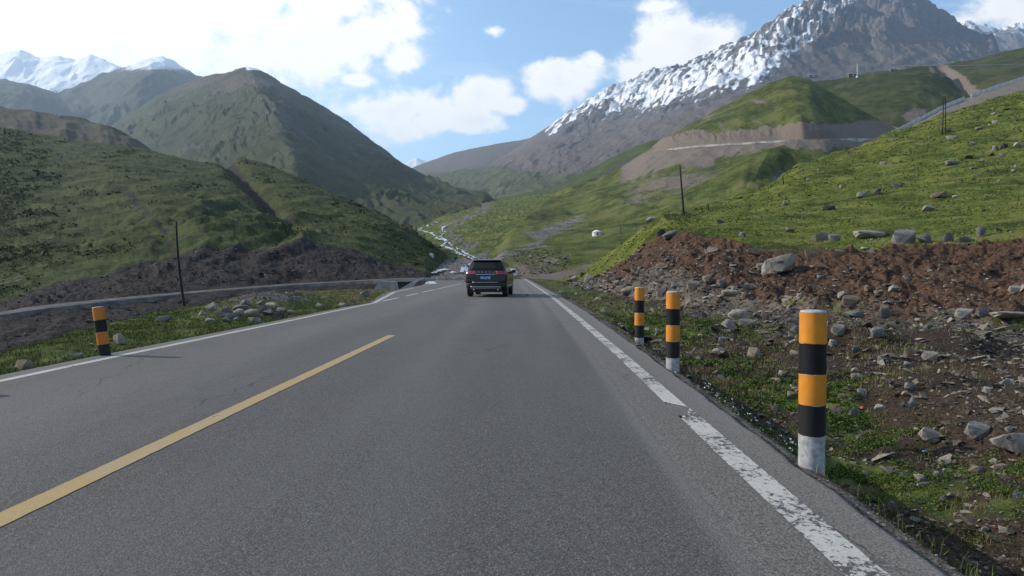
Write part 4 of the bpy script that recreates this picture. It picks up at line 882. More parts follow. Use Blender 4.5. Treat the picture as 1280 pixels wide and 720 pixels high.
MARKS = [(1018, 480, 'nearest bollard'), (843, 410, 'middle bollard'), (799, 388, 'last bollard'), (973, 332, 'slanted boulder'), (1084, 294, 'long white rock'), (1131, 298, 'largest grey boulder'),
         (1227, 540, 'grey cube boulder'), (1167, 546, 'pale wedge boulder'), (922, 395, 'rounded pale boulder'), (1065, 377, 'big brown boulder'), (1230, 390, 'pale square block'), (852, 240, 'single leaning pole'),
         (1176, 145, 'twin poles'), (1172, 245, 'long meadow rock'), (128, 410, 'left bollard'), (232, 350, 'left pole'), (1254, 690, 'roadside grass tufts'), (735, 349, 'bank toe rocks'), (1270, 305, 'bank end at right')]


def auto_label(px, py, w, tone, shp, zone):
    j = min(MARKS, key=lambda q: math.hypot(px - q[0], (py - q[1]) * 1.3)); dx, dy = px - j[0], py - j[1]; r = math.hypot(dx, dy)
    v = '' if abs(dy) < abs(dx) * .4 else ('above' if dy < 0 else 'below'); hz = '' if abs(dx) < abs(dy) * .4 else ('right' if dx > 0 else 'left')
    rel = (v + ' and ' + hz + ' of' if v and hz else (v or hz + ' of')); far = 'just' if r < 45 else ('' if r < 100 else 'far')
    if len((zone + far + rel + j[2]).split()) > 9: far = ''
    zone = {'on the rubble flat': 'on the flat', 'in the earth bank': 'in the bank', 'on the left verge': 'on the verge'}.get(zone, zone)
    return ' '.join(('%s %s %s %s, %s %s the %s' % ('tiny' if w < 5.5 else 'small' if w < 9 else 'stout', tone, shp, zone, far, rel, j[2])).split())


def auto(n, zone, sampler, tones, group, smin, smax, sq=(.35, .8)):
    c = 0; tries = 0
    while c < n and tries < n * 8:
        tries += 1; px, py = sampler()
        if px is None: continue
        w = smin + (smax - smin) * random.random() ** 2.2; t = random.choice(tones); k = random.choice([0, 1, 2]); shp = ('chip', 'block', 'slab')[k]; q = {0: .62, 1: .75, 2: .35}[k]
        o = rock(px, py, w, w * q, t, auto_label(px, py, w, t, shp, zone), 'stone', 'stone', group, big=w > 14)
        if o: c += 1


def s_flat():
    for _ in range(50):
        px, py = random.uniform(860, 1279), random.uniform(404, 700)
        if px > 850 + (py - 440) * 1.5 + 40 and py > 402: return px, py
    return None, None


def s_bank():
    px = random.uniform(712, 1279); t = np.interp(px, [a for a, b, c in r3], [b for a, b, c in r3]); e = np.interp(px, [a for a, b, c in r5], [b for a, b, c in r5])
    return px, t + 8 + (e - t) * random.random() ** .7


def s_mead():
    px = random.uniform(890, 1279); t = np.interp(px, [a for a, b, c in cr], [b for a, b, c in cr]) + 10; e = np.interp(px, [a for a, b, c in r3], [b for a, b, c in r3])
    if random.random() < .4: px = random.gauss(1240, 30); 
    return (px, t + (e - 4 - t) * random.random()) if px < 1279 else (None, None)


auto(105, 'on the rubble flat', s_flat, ['pale', 'grey', 'tan', 'pale', 'dark'], 'loose stones on the rubble flat', 7, 19)
auto(80, 'in the earth bank', s_bank, ['pale', 'tan', 'grey', 'tan'], 'loose stones in the earth bank', 4.5, 13)
auto(42, 'on the meadow', s_mead, ['pale', 'grey', 'pale', 'dark'], 'rocks strewn over the right meadow', 3.5, 9)
auto(14, 'on the left verge', lambda: (random.uniform(60, 250), None) if False else (lambda x: (x, np.interp(x, [0, 130, 250, 420], [462, 434, 404, 377]) + random.uniform(0, 6)))(random.uniform(5, 460)), ['pale', 'grey', 'tan'], 'loose stones along the left verge', 4, 8)


def scatter(name, P, size, variants, m, label, cat, flat=.6, seed=1, sink=.2):
    r = np.random.default_rng(seed); vs, fs, tn = [], [], []; off = 0
    for vi, me in enumerate(variants):
        sel = np.arange(vi, len(P), len(variants)); n = len(sel)
        if not n: continue
        v = np.array([x.co for x in me.vertices]); f = np.array([tuple(p.vertices) for p in me.polygons]); f = f[:, :3]
        a = r.uniform(0, 6.283, n); t = r.normal(0, .45, n); s = size[sel]
        sx_ = s * r.uniform(.7, 1.3, n); sy_ = s * r.uniform(.6, 1.1, n); sz_ = s * r.uniform(.5, 1.2, n) * flat
        q = v[None] * np.stack([sx_, sy_, sz_], -1)[:, None, :]
        x = q[..., 0] * np.cos(t)[:, None] - q[..., 2] * np.sin(t)[:, None]; z = q[..., 0] * np.sin(t)[:, None] + q[..., 2] * np.cos(t)[:, None]; y = q[..., 1]
        X = x * np.cos(a)[:, None] - y * np.sin(a)[:, None]; Y = x * np.sin(a)[:, None] + y * np.cos(a)[:, None]
        q = np.stack([X, Y, z + (sz_ * (.3 - sink))[:, None]], -1) + P[sel][:, None, :]
        vs.append(q.reshape(-1, 3)); fs.append((f[None] + (np.arange(n) * len(v))[:, None, None] + off).reshape(-1, 3)); tn.append(np.repeat(r.random(n) ** 1.6, len(v))); off += n * len(v)
    me = np_mesh(name, np.concatenate(vs), np.concatenate(fs), False, {'tone': np.concatenate(tn)})
    return tag(link(name, me, m), label, cat, kind='stuff')


PEB = [hull_mesh('p', 700 + i, (1, .8, .6), 7) for i in range(4)]
STN = [hull_mesh('p', 720 + i, (1, .8, .55), 9) for i in range(5)]


def pick(G, wgt, n, seed):
    """n random points on a grid surface, weighted"""
    r = np.random.default_rng(seed); w = wgt[:-1, :-1].ravel().clip(0); idx = r.choice(w.size, n, p=w / w.sum()); j, i = np.unravel_index(idx, wgt[:-1, :-1].shape)
    u, v = r.random(n)[:, None], r.random(n)[:, None]
    return G[j, i] * (1 - u) * (1 - v) + G[j, i + 1] * u * (1 - v) + G[j + 1, i] * (1 - u) * v + G[j + 1, i + 1] * u * v


def cellarea(G): return np.pad(np.linalg.norm(np.cross(G[:-1, 1:] - G[:-1, :-1], G[1:, :-1] - G[:-1, :-1]), axis=-1), ((0, 1), (0, 1)))


GRUB = np.stack([RUB['x'], RUB['y'], RUB['z']], -1); S = RUB['s']; Y = GRUB[..., 1]; CA = cellarea(GRUB); r = np.random.default_rng(5)
vis = (Y > 2.2) & (Y < 40) & (GRUB[..., 0] < Y * .80 + .6)
clump = np.clip(.5 + 1.3 * fbm(GRUB[..., 0] / 1.3, Y / 1.3, 4, 301, .6), .05, 2)
w = CA / np.maximum(Y, 3) ** 1.6 * vis * (S > .3) * (1 - .75 * RUB['grass']) * clump
P = pick(GRUB, w, 17000, 1); sz = np.clip(r.lognormal(-3.0, .62, len(P)), .012, .36) * np.clip((P[:, 1] / 8), .55, 2.2)
scatter('rubble', P, sz, STN, SX, 'broken stones and earth clods littering the flat ground right of the road', 'rubble', .6, 2)
w = CA / np.maximum(Y, 3) ** 2 * vis * (S > .02) * (np.exp(-S / .35) * (Y < 18) + .10 * (S < 4))
P = pick(GRUB, w, 12000, 3); sz = np.clip(r.lognormal(-4.05, .45, len(P)), .006, .06) * np.clip(P[:, 1] / 6, .7, 2)
scatter('gravel', P, sz, PEB, SX, 'dark loose gravel along the crumbling asphalt edge', 'gravel', .6, 4)
# grit on the old asphalt shoulder
n = 900; yy = np.exp(r.uniform(math.log(1.7), math.log(14), n)); xx = XR(yy) + r.normal(.1, .22, n); xx = np.minimum(xx, ER(yy) - .02)
scatter('grit', np.stack([xx, yy, np.full(n, .008)], -1), np.clip(r.lognormal(-5.0, .4, n), .004, .018), PEB, SX, 'scattered grit on the old asphalt shoulder beside the white line', 'grit', .6, 5)
# tussocks of the near meadow
o, G, N, pxg, pyg, mk = LOFTS['meadow_slope']; CA = cellarea(G); e3 = np.interp(pxg, [a for a, b, c in r3], [b for a, b, c in r3])
w = CA / G[..., 1] ** 1.75 * (pyg < e3 + 1) * (pxg > 700) * (pxg < 1320) * np.clip(.5 + 1.8 * fbm(G[..., 0] / 3, G[..., 1] / 5, 4, 306, .6), .05, 2); w[:28] = 0
TUS = pick(G, w, 11000, 61)
# stones of the bank
o, G, N, pxg, pyg, mk = LOFTS['meadow_slope']; CA = cellarea(G); e3 = np.interp(pxg, [a for a, b, c in r3], [b for a, b, c in r3]); e5 = np.interp(pxg, [a for a, b, c in r5], [b for a, b, c in r5])
rel = (pyg - e3) / (e5 - e3); on = (pyg > e3 + 2) & (pyg < e5 + 14) & (pxg > 700) & (pxg < 1330) & (N[..., 2] > -2)
w = CA / G[..., 1] ** 1.7 * on * (.25 + 1.6 * np.clip(rel, 0, 1.1) ** 1.5 + .9 * ((pxg < 960) & (rel > .25))) * np.clip(.6 + 1.4 * fbm(G[..., 0] / 1.5, G[..., 1] / 1.5, 4, 303, .6), .05, 2)
P = pick(G, w, 13000, 6); sz = np.clip(r.lognormal(-1.95, .6, len(P)), .05, .75) * np.clip(P[:, 1] / 32, .75, 2)
scatter('bank_rubble', P, sz, STN, SX, 'pale stones and clods strewn down the eroded red earth bank', 'rubble', .6, 7)
w = CA / G[..., 1] ** 1.4 * (pyg < e3 - 3) * (pyg > 60) * (pxg > 800) * (pxg < 1300) * np.clip(-.25 + 2.2 * fbm(G[..., 0] / 9, G[..., 1] / 9, 4, 305, .6) + .5 * sm(pxg, 1150, 1280), 0, 2)
w[:28] = 0
P = pick(G, w, 900, 8); sz = np.clip(r.lognormal(-1.5, .45, len(P)), .1, .9) * np.clip(P[:, 1] / 60, .6, 2)
scatter('meadow_stones', P, sz, STN, SX, 'scattered pale stones far up the right meadow', 'stones', .5, 9)
# left slope: cut bank and waste
o, G, N, pxg, pyg, mk = LOFTS['left_slope']; CA = cellarea(G)
w = CA / G[..., 1] ** 1.5 * (mk['rock'] > .7) * (pxg > -60) * (pxg < 560) * (np.abs(pyg - fleft(pxg)) > 5) * (pyg > 300) * (pyg < 480); w[:30] = 0
P = pick(G, w, 5000, 10); sz = np.clip(r.lognormal(-1.25, .45, len(P)), .12, 1.1) * np.clip(P[:, 1] / 75, .6, 1.5)
SXD = stone_mat('dark waste stones', (.03, .028, .03), (.17, .16, .165), False, 6)
scatter('slope_rubble', P, sz, STN, SXD, 'dark broken rock covering the cut bank and waste slope left of the road', 'rubble', .6, 11)
# stones where the road ends
o, G, N, pxg, pyg, mk = LOFTS['knob_hill']; CA = cellarea(G)
w = CA * (pxg > 640) * (pxg < 712) * (pyg > 322) * (pyg < 349) * (G[..., 1] < 260) * np.clip(.6 + 1.4 * fbm(G[..., 0] / 5, G[..., 1] / 9, 4, 309, .6), .05, 2); w[:28] = 0
P = pick(G, w, 1500, 71); sz = np.clip(r.lognormal(-.95, .5, len(P)), .15, 1.3)
scatter('road_end_rubble', P, sz, STN, SX, 'pale stones and reddish scree heaped where the road drops out of sight', 'rubble', .6, 72)
# stream bed blocks
o, G, N, pxg, pyg, mk = LOFTS['valley_floor']; CA = cellarea(G)
w = CA / G[..., 1] ** 1.8 * (mk['rock'] > .55) * (pyg > 285) * (pyg < 348)
P = pick(G, w, 3000, 12); sz = np.clip(r.lognormal(-.9, .5, len(P)), .2, 1.8) * np.clip(P[:, 1] / 200, .5, 2.2)
scatter('stream_rubble', P, sz, STN, SXD, 'dark boulders filling the bed of the mountain stream', 'rubble', .6, 13)
# left verge
GV = np.stack([VER['x'], VER['y'], VER['z']], -1); S = VER['s']; Y = GV[..., 1]; CA = cellarea(GV)
w = CA / Y.clip(3) ** 1.6 * (S > .03) * (Y > 4) * (Y < 45) * (np.exp(-S / .22) + .12 * (S < WL(Y)) + 3 * np.exp(-(((GV[..., 0] + 8.6) / 1.5) ** 2 + ((Y - 24.0) / 3.0) ** 2)) * (Y > 18))
P = pick(GV, w, 2600, 14); sz = np.clip(r.lognormal(-3.6, .5, len(P)), .015, .2) * np.clip(P[:, 1] / 9, .8, 3)
scatter('verge_gravel', P, sz, STN, SX, 'gravel and small stones along the left asphalt edge', 'gravel', .6, 15)


# ------------------------------------------------------------------ plants
def leaf_mat(name, lo, hi):
    m, b, p = mat(name, .85, spec=.06); t = b.n('ShaderNodeAttribute', attribute_name='tone').outputs['Fac']
    b.t.links.new(b.mix(t, lo, hi), p.inputs['Base Color']); p.inputs['Subsurface Weight'].default_value = 0
    return m


def blades(name, P, h, wd, m, label, cat, seed, lean=.5, kink=True):
    r = np.random.default_rng(seed); n = len(P); a = r.uniform(0, 6.283, n); l = r.uniform(.1, 1, n) * lean; dx, dy = np.cos(a), np.sin(a); sxv, syv = -dy * wd / 2, dx * wd / 2
    z0 = np.zeros(n)
    v0 = np.stack([sxv, syv, z0 - h * .08], -1); v1 = np.stack([-sxv, -syv, z0 - h * .08], -1)
    v2 = np.stack([-sxv * .8 + dx * h * l * .35, -syv * .8 + dy * h * l * .35, h * .6], -1); v3 = np.stack([sxv * .8 + dx * h * l * .35, syv * .8 + dy * h * l * .35, h * .6], -1)
    v4 = np.stack([dx * h * l, dy * h * l, h * (1 - .25 * l)], -1)
    V = (np.stack([v0, v1, v2, v3, v4], 1) + P[:, None, :]).reshape(-1, 3); k = (np.arange(n) * 5)[:, None]
    f = np.concatenate([k + [[0, 1, 2]], k + [[0, 2, 3]], k + [[3, 2, 4]]], 0)
    return tag(link(name, np_mesh(name, V, f, False, {'tone': np.repeat(r.random(n), 5)}), m), label, cat, kind='stuff')


def leaves(name, P, s, m, label, cat, seed, up=.04):
    r = np.random.default_rng(seed); n = len(P); nr = r.normal(size=(n, 3)); nr[:, 2] = np.abs(nr[:, 2]) + .6; nr /= np.linalg.norm(nr, axis=1, keepdims=True)
    t = np.cross(nr, r.normal(size=(n, 3))); t /= np.linalg.norm(t, axis=1, keepdims=True); b_ = np.cross(nr, t); s = s[:, None]
    C0 = P + np.stack([0 * s[:, 0], 0 * s[:, 0], r.random(n) * up], -1)
    V = np.stack([C0 - t * s, C0 - t * s * .2 + b_ * s * .55 + nr * s * .12, C0 + t * s, C0 - t * s * .2 - b_ * s * .55 + nr * s * .12], 1).reshape(-1, 3); k = (np.arange(n) * 4)[:, None]
    f = np.concatenate([k + [[0, 2, 1]], k + [[0, 3, 2]]], 0)
    return tag(link(name, np_mesh(name, V, f, False, {'tone': np.repeat(r.random(n), 4)}), m), label, cat, kind='stuff')


m_weed = leaf_mat('weed leaves', (.026, .052, .011), (.100, .140, .032)); m_grass = leaf_mat('grass blades', (.05, .075, .018), (.19, .20, .06)); m_turf = leaf_mat('turf blades', (.038, .056, .012), (.125, .145, .036)); m_dry = leaf_mat('dry grass blades', (.09, .085, .03), (.21, .185, .085))
S = RUB['s']; Y = GRUB[..., 1]; CA = cellarea(GRUB); cl = np.clip(fbm(GRUB[..., 0] / .45, Y / .45, 4, 311, .6) * 3 + .15, 0, 1)
w = CA / Y.clip(3) ** 1.5 * vis * RUB['grass'] ** 1.2 * cl * (S > .35) * (Y < 22)
P = pick(GRUB, w, 50000, 20); leaves('weeds', P, .011 * np.clip(P[:, 1] / 6, .8, 2.2) * r.uniform(.6, 1.5, len(P)), m_weed, 'low bright green weeds spreading over the rubble right of the nearest bollard', 'weeds', 21, .07)
cl2 = np.clip(fbm(GRUB[..., 0] / .3, Y / .3, 3, 313, .6) * 3 - .3, 0, 1)
w = CA / Y.clip(3) ** 1.5 * vis * (.12 + RUB['grass']) * cl2 * (S > .25)
P = pick(GRUB, w, 16000, 22); blades('flat_grass', P, r.uniform(.03, .09, len(P)), .004 * np.clip(P[:, 1] / 5, .8, 3), m_dry, 'thin dry grass between the stones of the rubble flat', 'grass', 23, .9)
# tufts on the drop beside the road
T_ = []
for (yy, s0, n, rad) in ((3.62, .44, 260, .09), (3.35, .42, 300, .10), (3.1, .46, 420, .11), (2.88, .40, 520, .10), (2.7, .46, 520, .12), (2.5, .42, 420, .10), (3.95, .40, 200, .10), (5.5, .45, 150, .12), (6.6, .4, 160, .15)):
    q = r.normal(0, 1, (n, 2)) * rad; xx = ER(yy) + s0 + q[:, 0]; y2 = yy + q[:, 1]; T_.append(np.stack([xx, y2, rubble_z(xx - ER(y2), y2)], -1))
P = np.concatenate(T_); blades('roadside_grass', P, r.uniform(.04, .15, len(P)), r.uniform(.002, .0045, len(P)), m_grass, 'yellow green grass tufts growing on the drop beside the asphalt', 'grass', 25, .8)
# pale plant by the bollard + white flowers
q = r.normal(0, 1, (700, 2)) * [.10, .12]; xx = 2.30 + q[:, 0]; y2 = 4.55 + q[:, 1]; P = np.stack([xx, y2, rubble_z(xx - ER(y2), y2)], -1)
tag(blades('pale_plant', P, r.uniform(.04, .13, len(P)), r.uniform(.003, .006, len(P)), leaf_mat('pale plant', (.09, .11, .05), (.26, .27, .17)), '', '', 26, .8), 'pale feathery plant at the foot of the nearest bollard', 'plant')
bpy.data.objects['pale_plant'].pop('kind', None) if 'kind' in bpy.data.objects['pale_plant'] else None
yy = r.uniform(4.7, 7.8, 75); xx = ER(yy) + r.uniform(.05, .40, 75); hh = r.uniform(.03, .12, 75); P = np.stack([xx, yy, rubble_z(xx - ER(yy), yy)], -1)
m_fl, b, p = mat('white petals', .6, (.75, .74, .68))
fp = P + np.stack([0 * hh, 0 * hh, hh], -1); o = leaves('flower_heads', np.repeat(fp, 5, 0) + r.normal(0, .004, (375, 3)), np.full(375, .006), m_fl, 'small white wildflowers along the shaded asphalt edge near the bollard', 'flowers', 27, .004)
# turf of the left verge
S = VER['s']; Y = GV[..., 1]; CA = cellarea(GV); nz = fbm(GV[..., 0] / 1.2, Y / 1.2, 4, 315, .6)
w = CA / Y.clip(4) ** 1.6 * (S > .25) * (S < WL(Y) + .3) * (Y > 5) * (Y < 45) * np.clip(.6 + 1.5 * nz, 0, 1.5) * (1 - .9 * np.exp(-(((GV[..., 0] + 8.6) / 1.5) ** 2 + ((Y - 24.0) / 3.0) ** 2)))
P = pick(GV, w, 42000, 28); far = P[:, 1] > 24
blades('turf', P[~far], r.uniform(.03, .08, (~far).sum()), .006 * np.clip(P[~far][:, 1] / 8, .8, 3), m_turf, 'bright green turf on the left verge', 'grass', 29, .9)
blades('dry_turf', P[far], r.uniform(.04, .10, far.sum()), .02, m_dry, 'dry yellowish grass on the far end of the left verge', 'grass', 30, .9)
# dry and green grass of the right shoulder beyond the bollards
S = RUB['s']; Y = GRUB[..., 1]; CA = cellarea(GRUB)
w = CA / Y.clip(4) ** 1.7 * (S > .2) * (S < 6) * (Y > 11) * (Y < 60) * np.clip(.5 + 1.6 * fbm(GRUB[..., 0] / 1.1, Y / 1.1, 4, 317, .6), 0, 1.5) * vis
P = pick(GRUB, w, 22000, 31); blades('shoulder_grass', P, r.uniform(.03, .09, len(P)), .006 * np.clip(P[:, 1] / 8, .8, 4), m_dry, 'short dry grass on the right shoulder past the bollards', 'grass', 32, .9)
P = TUS; sc = P[:, 1] * .0011; blades('meadow_tussocks', P, sc * r.uniform(.8, 2.2, len(P)), sc * r.uniform(1.2, 3.0, len(P)), leaf_mat('tussock blades', (.085, .105, .022), (.140, .165, .036)), 'tussocky grass covering the near right meadow', 'grass', 62, .9)
# shrubs on the left slope
o, G, N, pxg, pyg, mk = LOFTS['left_slope']; CA = cellarea(G)
w = CA / G[..., 1] ** 1.6 * (mk['rock'] < .35) * (pxg > -40) * (pxg < 570) * np.clip(-.1 + 2.2 * fbm(G[..., 0] / 22, G[..., 1] / 22, 5, 319, .6) + 1.0 * sm(pxg, 100, 0) + .5 * sm(pxg, 420, 520), 0, 2); w[:30] = 0
P = pick(G, w, 3000, 33); P = np.concatenate([P, P[:1800] + np.random.default_rng(36).normal(0, 1.2, (1800, 3)) * [1, 1, .1]]); sc = np.clip(P[:, 1] / 150, .5, 2.4) * np.random.default_rng(37).lognormal(-.45, .5, len(P))
rr_ = np.random.default_rng(34); P = np.repeat(P, 9, 0) + rr_.normal(0, .42, (len(P) * 9, 3)) * np.repeat(sc, 9)[:, None] * [1, 1, .4]; P[:, 2] += .15
leaves('scrub', P, .24 * np.repeat(sc, 9) * rr_.uniform(.6, 1.3, len(P)), leaf_mat('scrub leaves', (.026, .038, .013), (.056, .074, .024)), 'low dark juniper scrub covering the left mountain slope', 'scrub', 35, .5)
# ------------------------------------------------------------------ made things
def plain(name, col, rough=.7, metal=0, spec=.4, bump=None, sc=40, coat=0, var=.12):
    m, b, p = mat(name, rough, col, metal, spec); co = b.n('ShaderNodeTexCoord').outputs['Object']; n = b.noise(co, sc, 5, .6)
    b.t.links.new(b.mix(b.step(n, .3, .7), tuple(c * (1 - var) for c in col), tuple(min(1, c * (1 + var)) for c in col)), p.inputs['Base Color'])
    p.inputs['Coat Weight'].default_value = coat
    if bump:
        bp = b.n('ShaderNodeBump', i_0=.6, i_1=bump); b.t.links.new(n, bp.inputs['Height']); b.t.links.new(bp.outputs[0], p.inputs['Normal'])
    return m


def lathe(name, prof, seg, m, parent=None, wob=0, seed=0, smooth=True, cap=True):
    """prof: (radius, z) upward"""
    V = []; a = np.arange(seg) / seg * 2 * math.pi
    for r_, z_ in prof:
        rr2 = r_ * (1 + wob * fbm(np.cos(a) * 2 + seed, np.sin(a) * 2 + z_ * 3, 3, seed + 5))
        V += [(float(q) * math.cos(t), float(q) * math.sin(t), z_) for q, t in zip(rr2, a)]
    me = bpy.data.meshes.new(name); F_ = []
    for i in range(len(prof) - 1):
        for j in range(seg): k = (j + 1) % seg; F_.append((i * seg + j, i * seg + k, (i + 1) * seg + k, (i + 1) * seg + j))
    if cap: F_.append(tuple(range(seg))[::-1]); F_.append(tuple((len(prof) - 1) * seg + j for j in range(seg)))
    me.from_pydata(V, [], F_)
    for p_ in me.polygons: p_.use_smooth = smooth and len(p_.vertices) == 4
    return link(name, me, m, parent)


def pmesh(name, V, F_, m, parent=None, smooth=False, bevel=0):
    me = bpy.data.meshes.new(name); me.from_pydata([tuple(map(float, v)) for v in V], [], F_)
    if bevel:
        bm = bmesh.new(); bm.from_mesh(me); bmesh.ops.recalc_face_normals(bm, faces=bm.faces); bmesh.ops.bevel(bm, geom=list(bm.edges), offset=bevel, segments=2, affect='EDGES', clamp_overlap=True); bm.to_mesh(me); bm.free()
    for p_ in me.polygons: p_.use_smooth = smooth
    return link(name, me, m, parent)


BOXF = [(0, 3, 2, 1), (4, 5, 6, 7), (0, 1, 5, 4), (1, 2, 6, 5), (2, 3, 7, 6), (3, 0, 4, 7)]


def box(name, c, s, m, parent=None, bevel=0, tw=(1, 1)):
    x, y, z = c; a, b_, h = s[0] / 2, s[1] / 2, s[2] / 2
    V = [(x - a, y - b_, z - h), (x + a, y - b_, z - h), (x + a, y + b_, z - h), (x - a, y + b_, z - h)]
    V += [(x - a * tw[0], y - b_ * tw[1], z + h), (x + a * tw[0], y - b_ * tw[1], z + h), (x + a * tw[0], y + b_ * tw[1], z + h), (x - a * tw[0], y + b_ * tw[1], z + h)]
    return pmesh(name, V, BOXF, m, parent, False, bevel)


def tube(name, pts, rad, m, parent=None, seg=8):
    pts = [Vector(p_) for p_ in pts]; rad = rad if isinstance(rad, (list, tuple)) else [rad] * len(pts); V = []; F_ = []
    for i, p_ in enumerate(pts):
        t = (pts[min(i + 1, len(pts) - 1)] - pts[max(i - 1, 0)]).normalized(); u = t.orthogonal().normalized() if abs(t.z) < .9 else Vector((1, 0, 0)).cross(t).normalized(); w_ = t.cross(u)
        for k in range(seg): a = 2 * math.pi * k / seg; V.append(p_ + (u * math.cos(a) + w_ * math.sin(a)) * rad[i])
    for i in range(len(pts) - 1):
        for k in range(seg): q = (k + 1) % seg; F_.append((i * seg + k, i * seg + q, (i + 1) * seg + q, (i + 1) * seg + k))
    F_.append(tuple(range(seg))[::-1]); F_.append(tuple((len(pts) - 1) * seg + k for k in range(seg)))
    return pmesh(name, V, F_, m, parent, True)


# bollards
m_or = plain('orange reflective sleeve', (.56, .20, .010), .45, spec=.4, bump=.004, sc=7, var=.10); m_bk = plain('black sleeve', (.006, .006, .008), .5, spec=.22, bump=.004, sc=7)
def grime(m, amt=.5, col=(.16, .14, .12)):
    b = NB(m.node_tree); p = m.node_tree.nodes['Principled BSDF']; src = p.inputs['Base Color'].links[0].from_socket; co = b.n('ShaderNodeTexCoord').outputs['Object']
    st = b.noise(b.scalev(co, (1, 1, .22)), 26, 6, .7); sp = b.noise(co, 110, 4, .75); sep = b.n('ShaderNodeSeparateXYZ', i_0=co)
    low = b.math('SUBTRACT', 1.0, b.step(sep.outputs[2], .15, .75))
    f = b.math('ADD', b.math('MULTIPLY', b.step(st, .50, .72), amt), b.math('MULTIPLY', b.step(sp, .60, .70), b.math('ADD', .25, b.math('MULTIPLY', low, .6))), clamp=True)
    f = b.math('ADD', f, b.math('MULTIPLY', low, .18), clamp=True)
    m.node_tree.links.new(b.mix(b.math('MULTIPLY', f, .75), src, col), p.inputs['Base Color'])


grime(m_or, .35, (.30, .17, .07)); grime(m_bk, .22, (.06, .055, .05))
m_cc = plain('bollard concrete', (.34, .34, .345), .9, bump=.004, sc=30, var=.3); m_od = plain('dull orange sleeve', (.50, .16, .014), .5, spec=.3, bump=.004, sc=7)


def bollard(x, y, zb, base, bh, R_, label, orange, lean=(0, 0), rz=0):
    t = empty('bollard', (x, y, zb), rz, lean[0], lean[1])
    lathe('post', [(R_ * .985, -.35), (R_ * .985, 0), (R_ * .975, base * .5), (R_ * .985, base), (R_ * .965, base + .01), (R_ * .965, base + 4 * bh - .004)], 40, m_cc, t, .012, 3)
    for k in range(4):
        z0 = base + k * bh + .001; z1 = z0 + bh - .002; n = 7; w_ = 1.0 + (.012 if k % 2 else 0)
        pr = [(R_ * w_ * (1 - .004 * math.sin(i * 2.1 + k)), z0 + (z1 - z0) * i / n) for i in range(n + 1)]
        sb = lathe('sleeve_band', pr, 48, m_bk if k in (0, 2) else orange, t, .022, 11 + k * 3 + int(x * 7), cap=False)
        for v in sb.data.vertices:
            a_ = math.atan2(v.co.y, v.co.x); v.co.z += .0022 * math.sin(a_ * 2 + k * 1.7 + x) + .0012 * math.sin(a_ * 5 + k)
            kk = 1 + .006 * max(0, math.sin(a_ * 9 + v.co.z * 14 + k * 2)) ** 6; v.co.x *= kk; v.co.y *= kk
    zt = base + 4 * bh
    lathe('cap', [(R_ * .97, zt - .005), (R_ * .97, zt + .004), (R_ * .90, zt + .012), (R_ * .45, zt + .017), (R_ * .02, zt + .018)], 32, m_cc, t)
    tag(t, label, 'bollard', 'striped roadside bollards'); return t


bollard(2.005, 4.52, -.03, .20, .204, .085, 'nearest orange and black banded bollard with its grey concrete foot bare', m_or)
bollard(2.115, 8.92, -.05, .165, .214, .089, 'middle bollard of the right hand row, with a short grey foot showing', m_or)
bollard(2.41, 12.85, -.06, .045, .235, .089, 'farthest bollard of the right hand row, bands almost down to the grass', m_or)
bollard(-6.02, 10.05, -.09, .075, .182, .079, 'leaning orange and black bollard alone on the left verge', m_od, (0, R(-7.5)))
bollard(-6.35, 7.05, -.09, .075, .182, .079, 'left bollard outside the frame casting its shadow at the left edge', m_od, (0, R(-4)))

# poles
m_wood = plain('weathered pole wood', (.016, .014, .013), .9, bump=.01, sc=9, var=.35); m_ins = plain('insulator', (.22, .20, .18), .4)


def pole(px0, py0, px1, py1, label, r0, d=None, group=None, top=True, sway=0., name='utility_pole'):
    if d is None:
        loc, nor, on = hit(px0, py0)
        if loc is None: return
        d = loc.y
    a = Vector(W(px0, py0, d)); e = Vector(W(px1, py1, d)); t = empty(name, a); v = e - a; n = 8
    pts = [v * (i / n) + Vector((sway * math.sin(math.pi * i / n), 0, 0)) for i in range(n + 1)]; pts[0] = -v * .08; r0 *= .74
    tube('shaft', pts, [r0 * (1.15 - .5 * i / n) for i in range(n + 1)], m_wood, t, 10)
    if top:
        cr_ = empty('insulator', v * .985); cr_.parent = t
        bpy.data.objects.remove(cr_)
        for s_ in (-1, 1):
            o = tube('insulator', [v * .975 + Vector((0, 0, 0)), v * .975 + Vector((s_ * r0 * 2.2, 0, r0 * .3)), v * .975 + Vector((s_ * r0 * 2.4, 0, r0 * 2.4))], [r0 * .25, r0 * .25, r0 * .55], m_ins, t, 6)
    tag(t, label, 'utility pole', group); return t


pole(233, 402, 221, 277, 'tall leaning dark pole rising behind the left verge', .105, 40, sway=-.12, top=False)
pole(854, 266, 849, 208, 'single leaning dark pole on the meadow behind the earth knoll', .16)
pole(1175, 167, 1176, 121, 'left one of the twin poles on the right meadow skyline', .15, group='twin poles')
pole(1179, 167.5, 1178, 124, 'right one of the twin poles on the right meadow skyline', .15, group='twin poles')
for q in ((978, 231, 977, 221, 'small distant pole where the meadow edge meets the dark gully'), (885, 263, 884, 255, 'small distant pole just right of the single leaning pole'), (776, 292, 775, 283, 'small distant pole right of the lone white yurt'), (661, 258, 661, 246, 'tiny pole on the far green valley slope')):
    pole(*q[:4], q[4], .12, group='distant poles across the valley', top=False)
pole(620, 322, 620, 313, 'tiny pole above the roof of the black car', .10, group='distant poles across the valley', top=False)

# wires
m_wire = plain('bare wire', (.42, .42, .42), .4, .6)


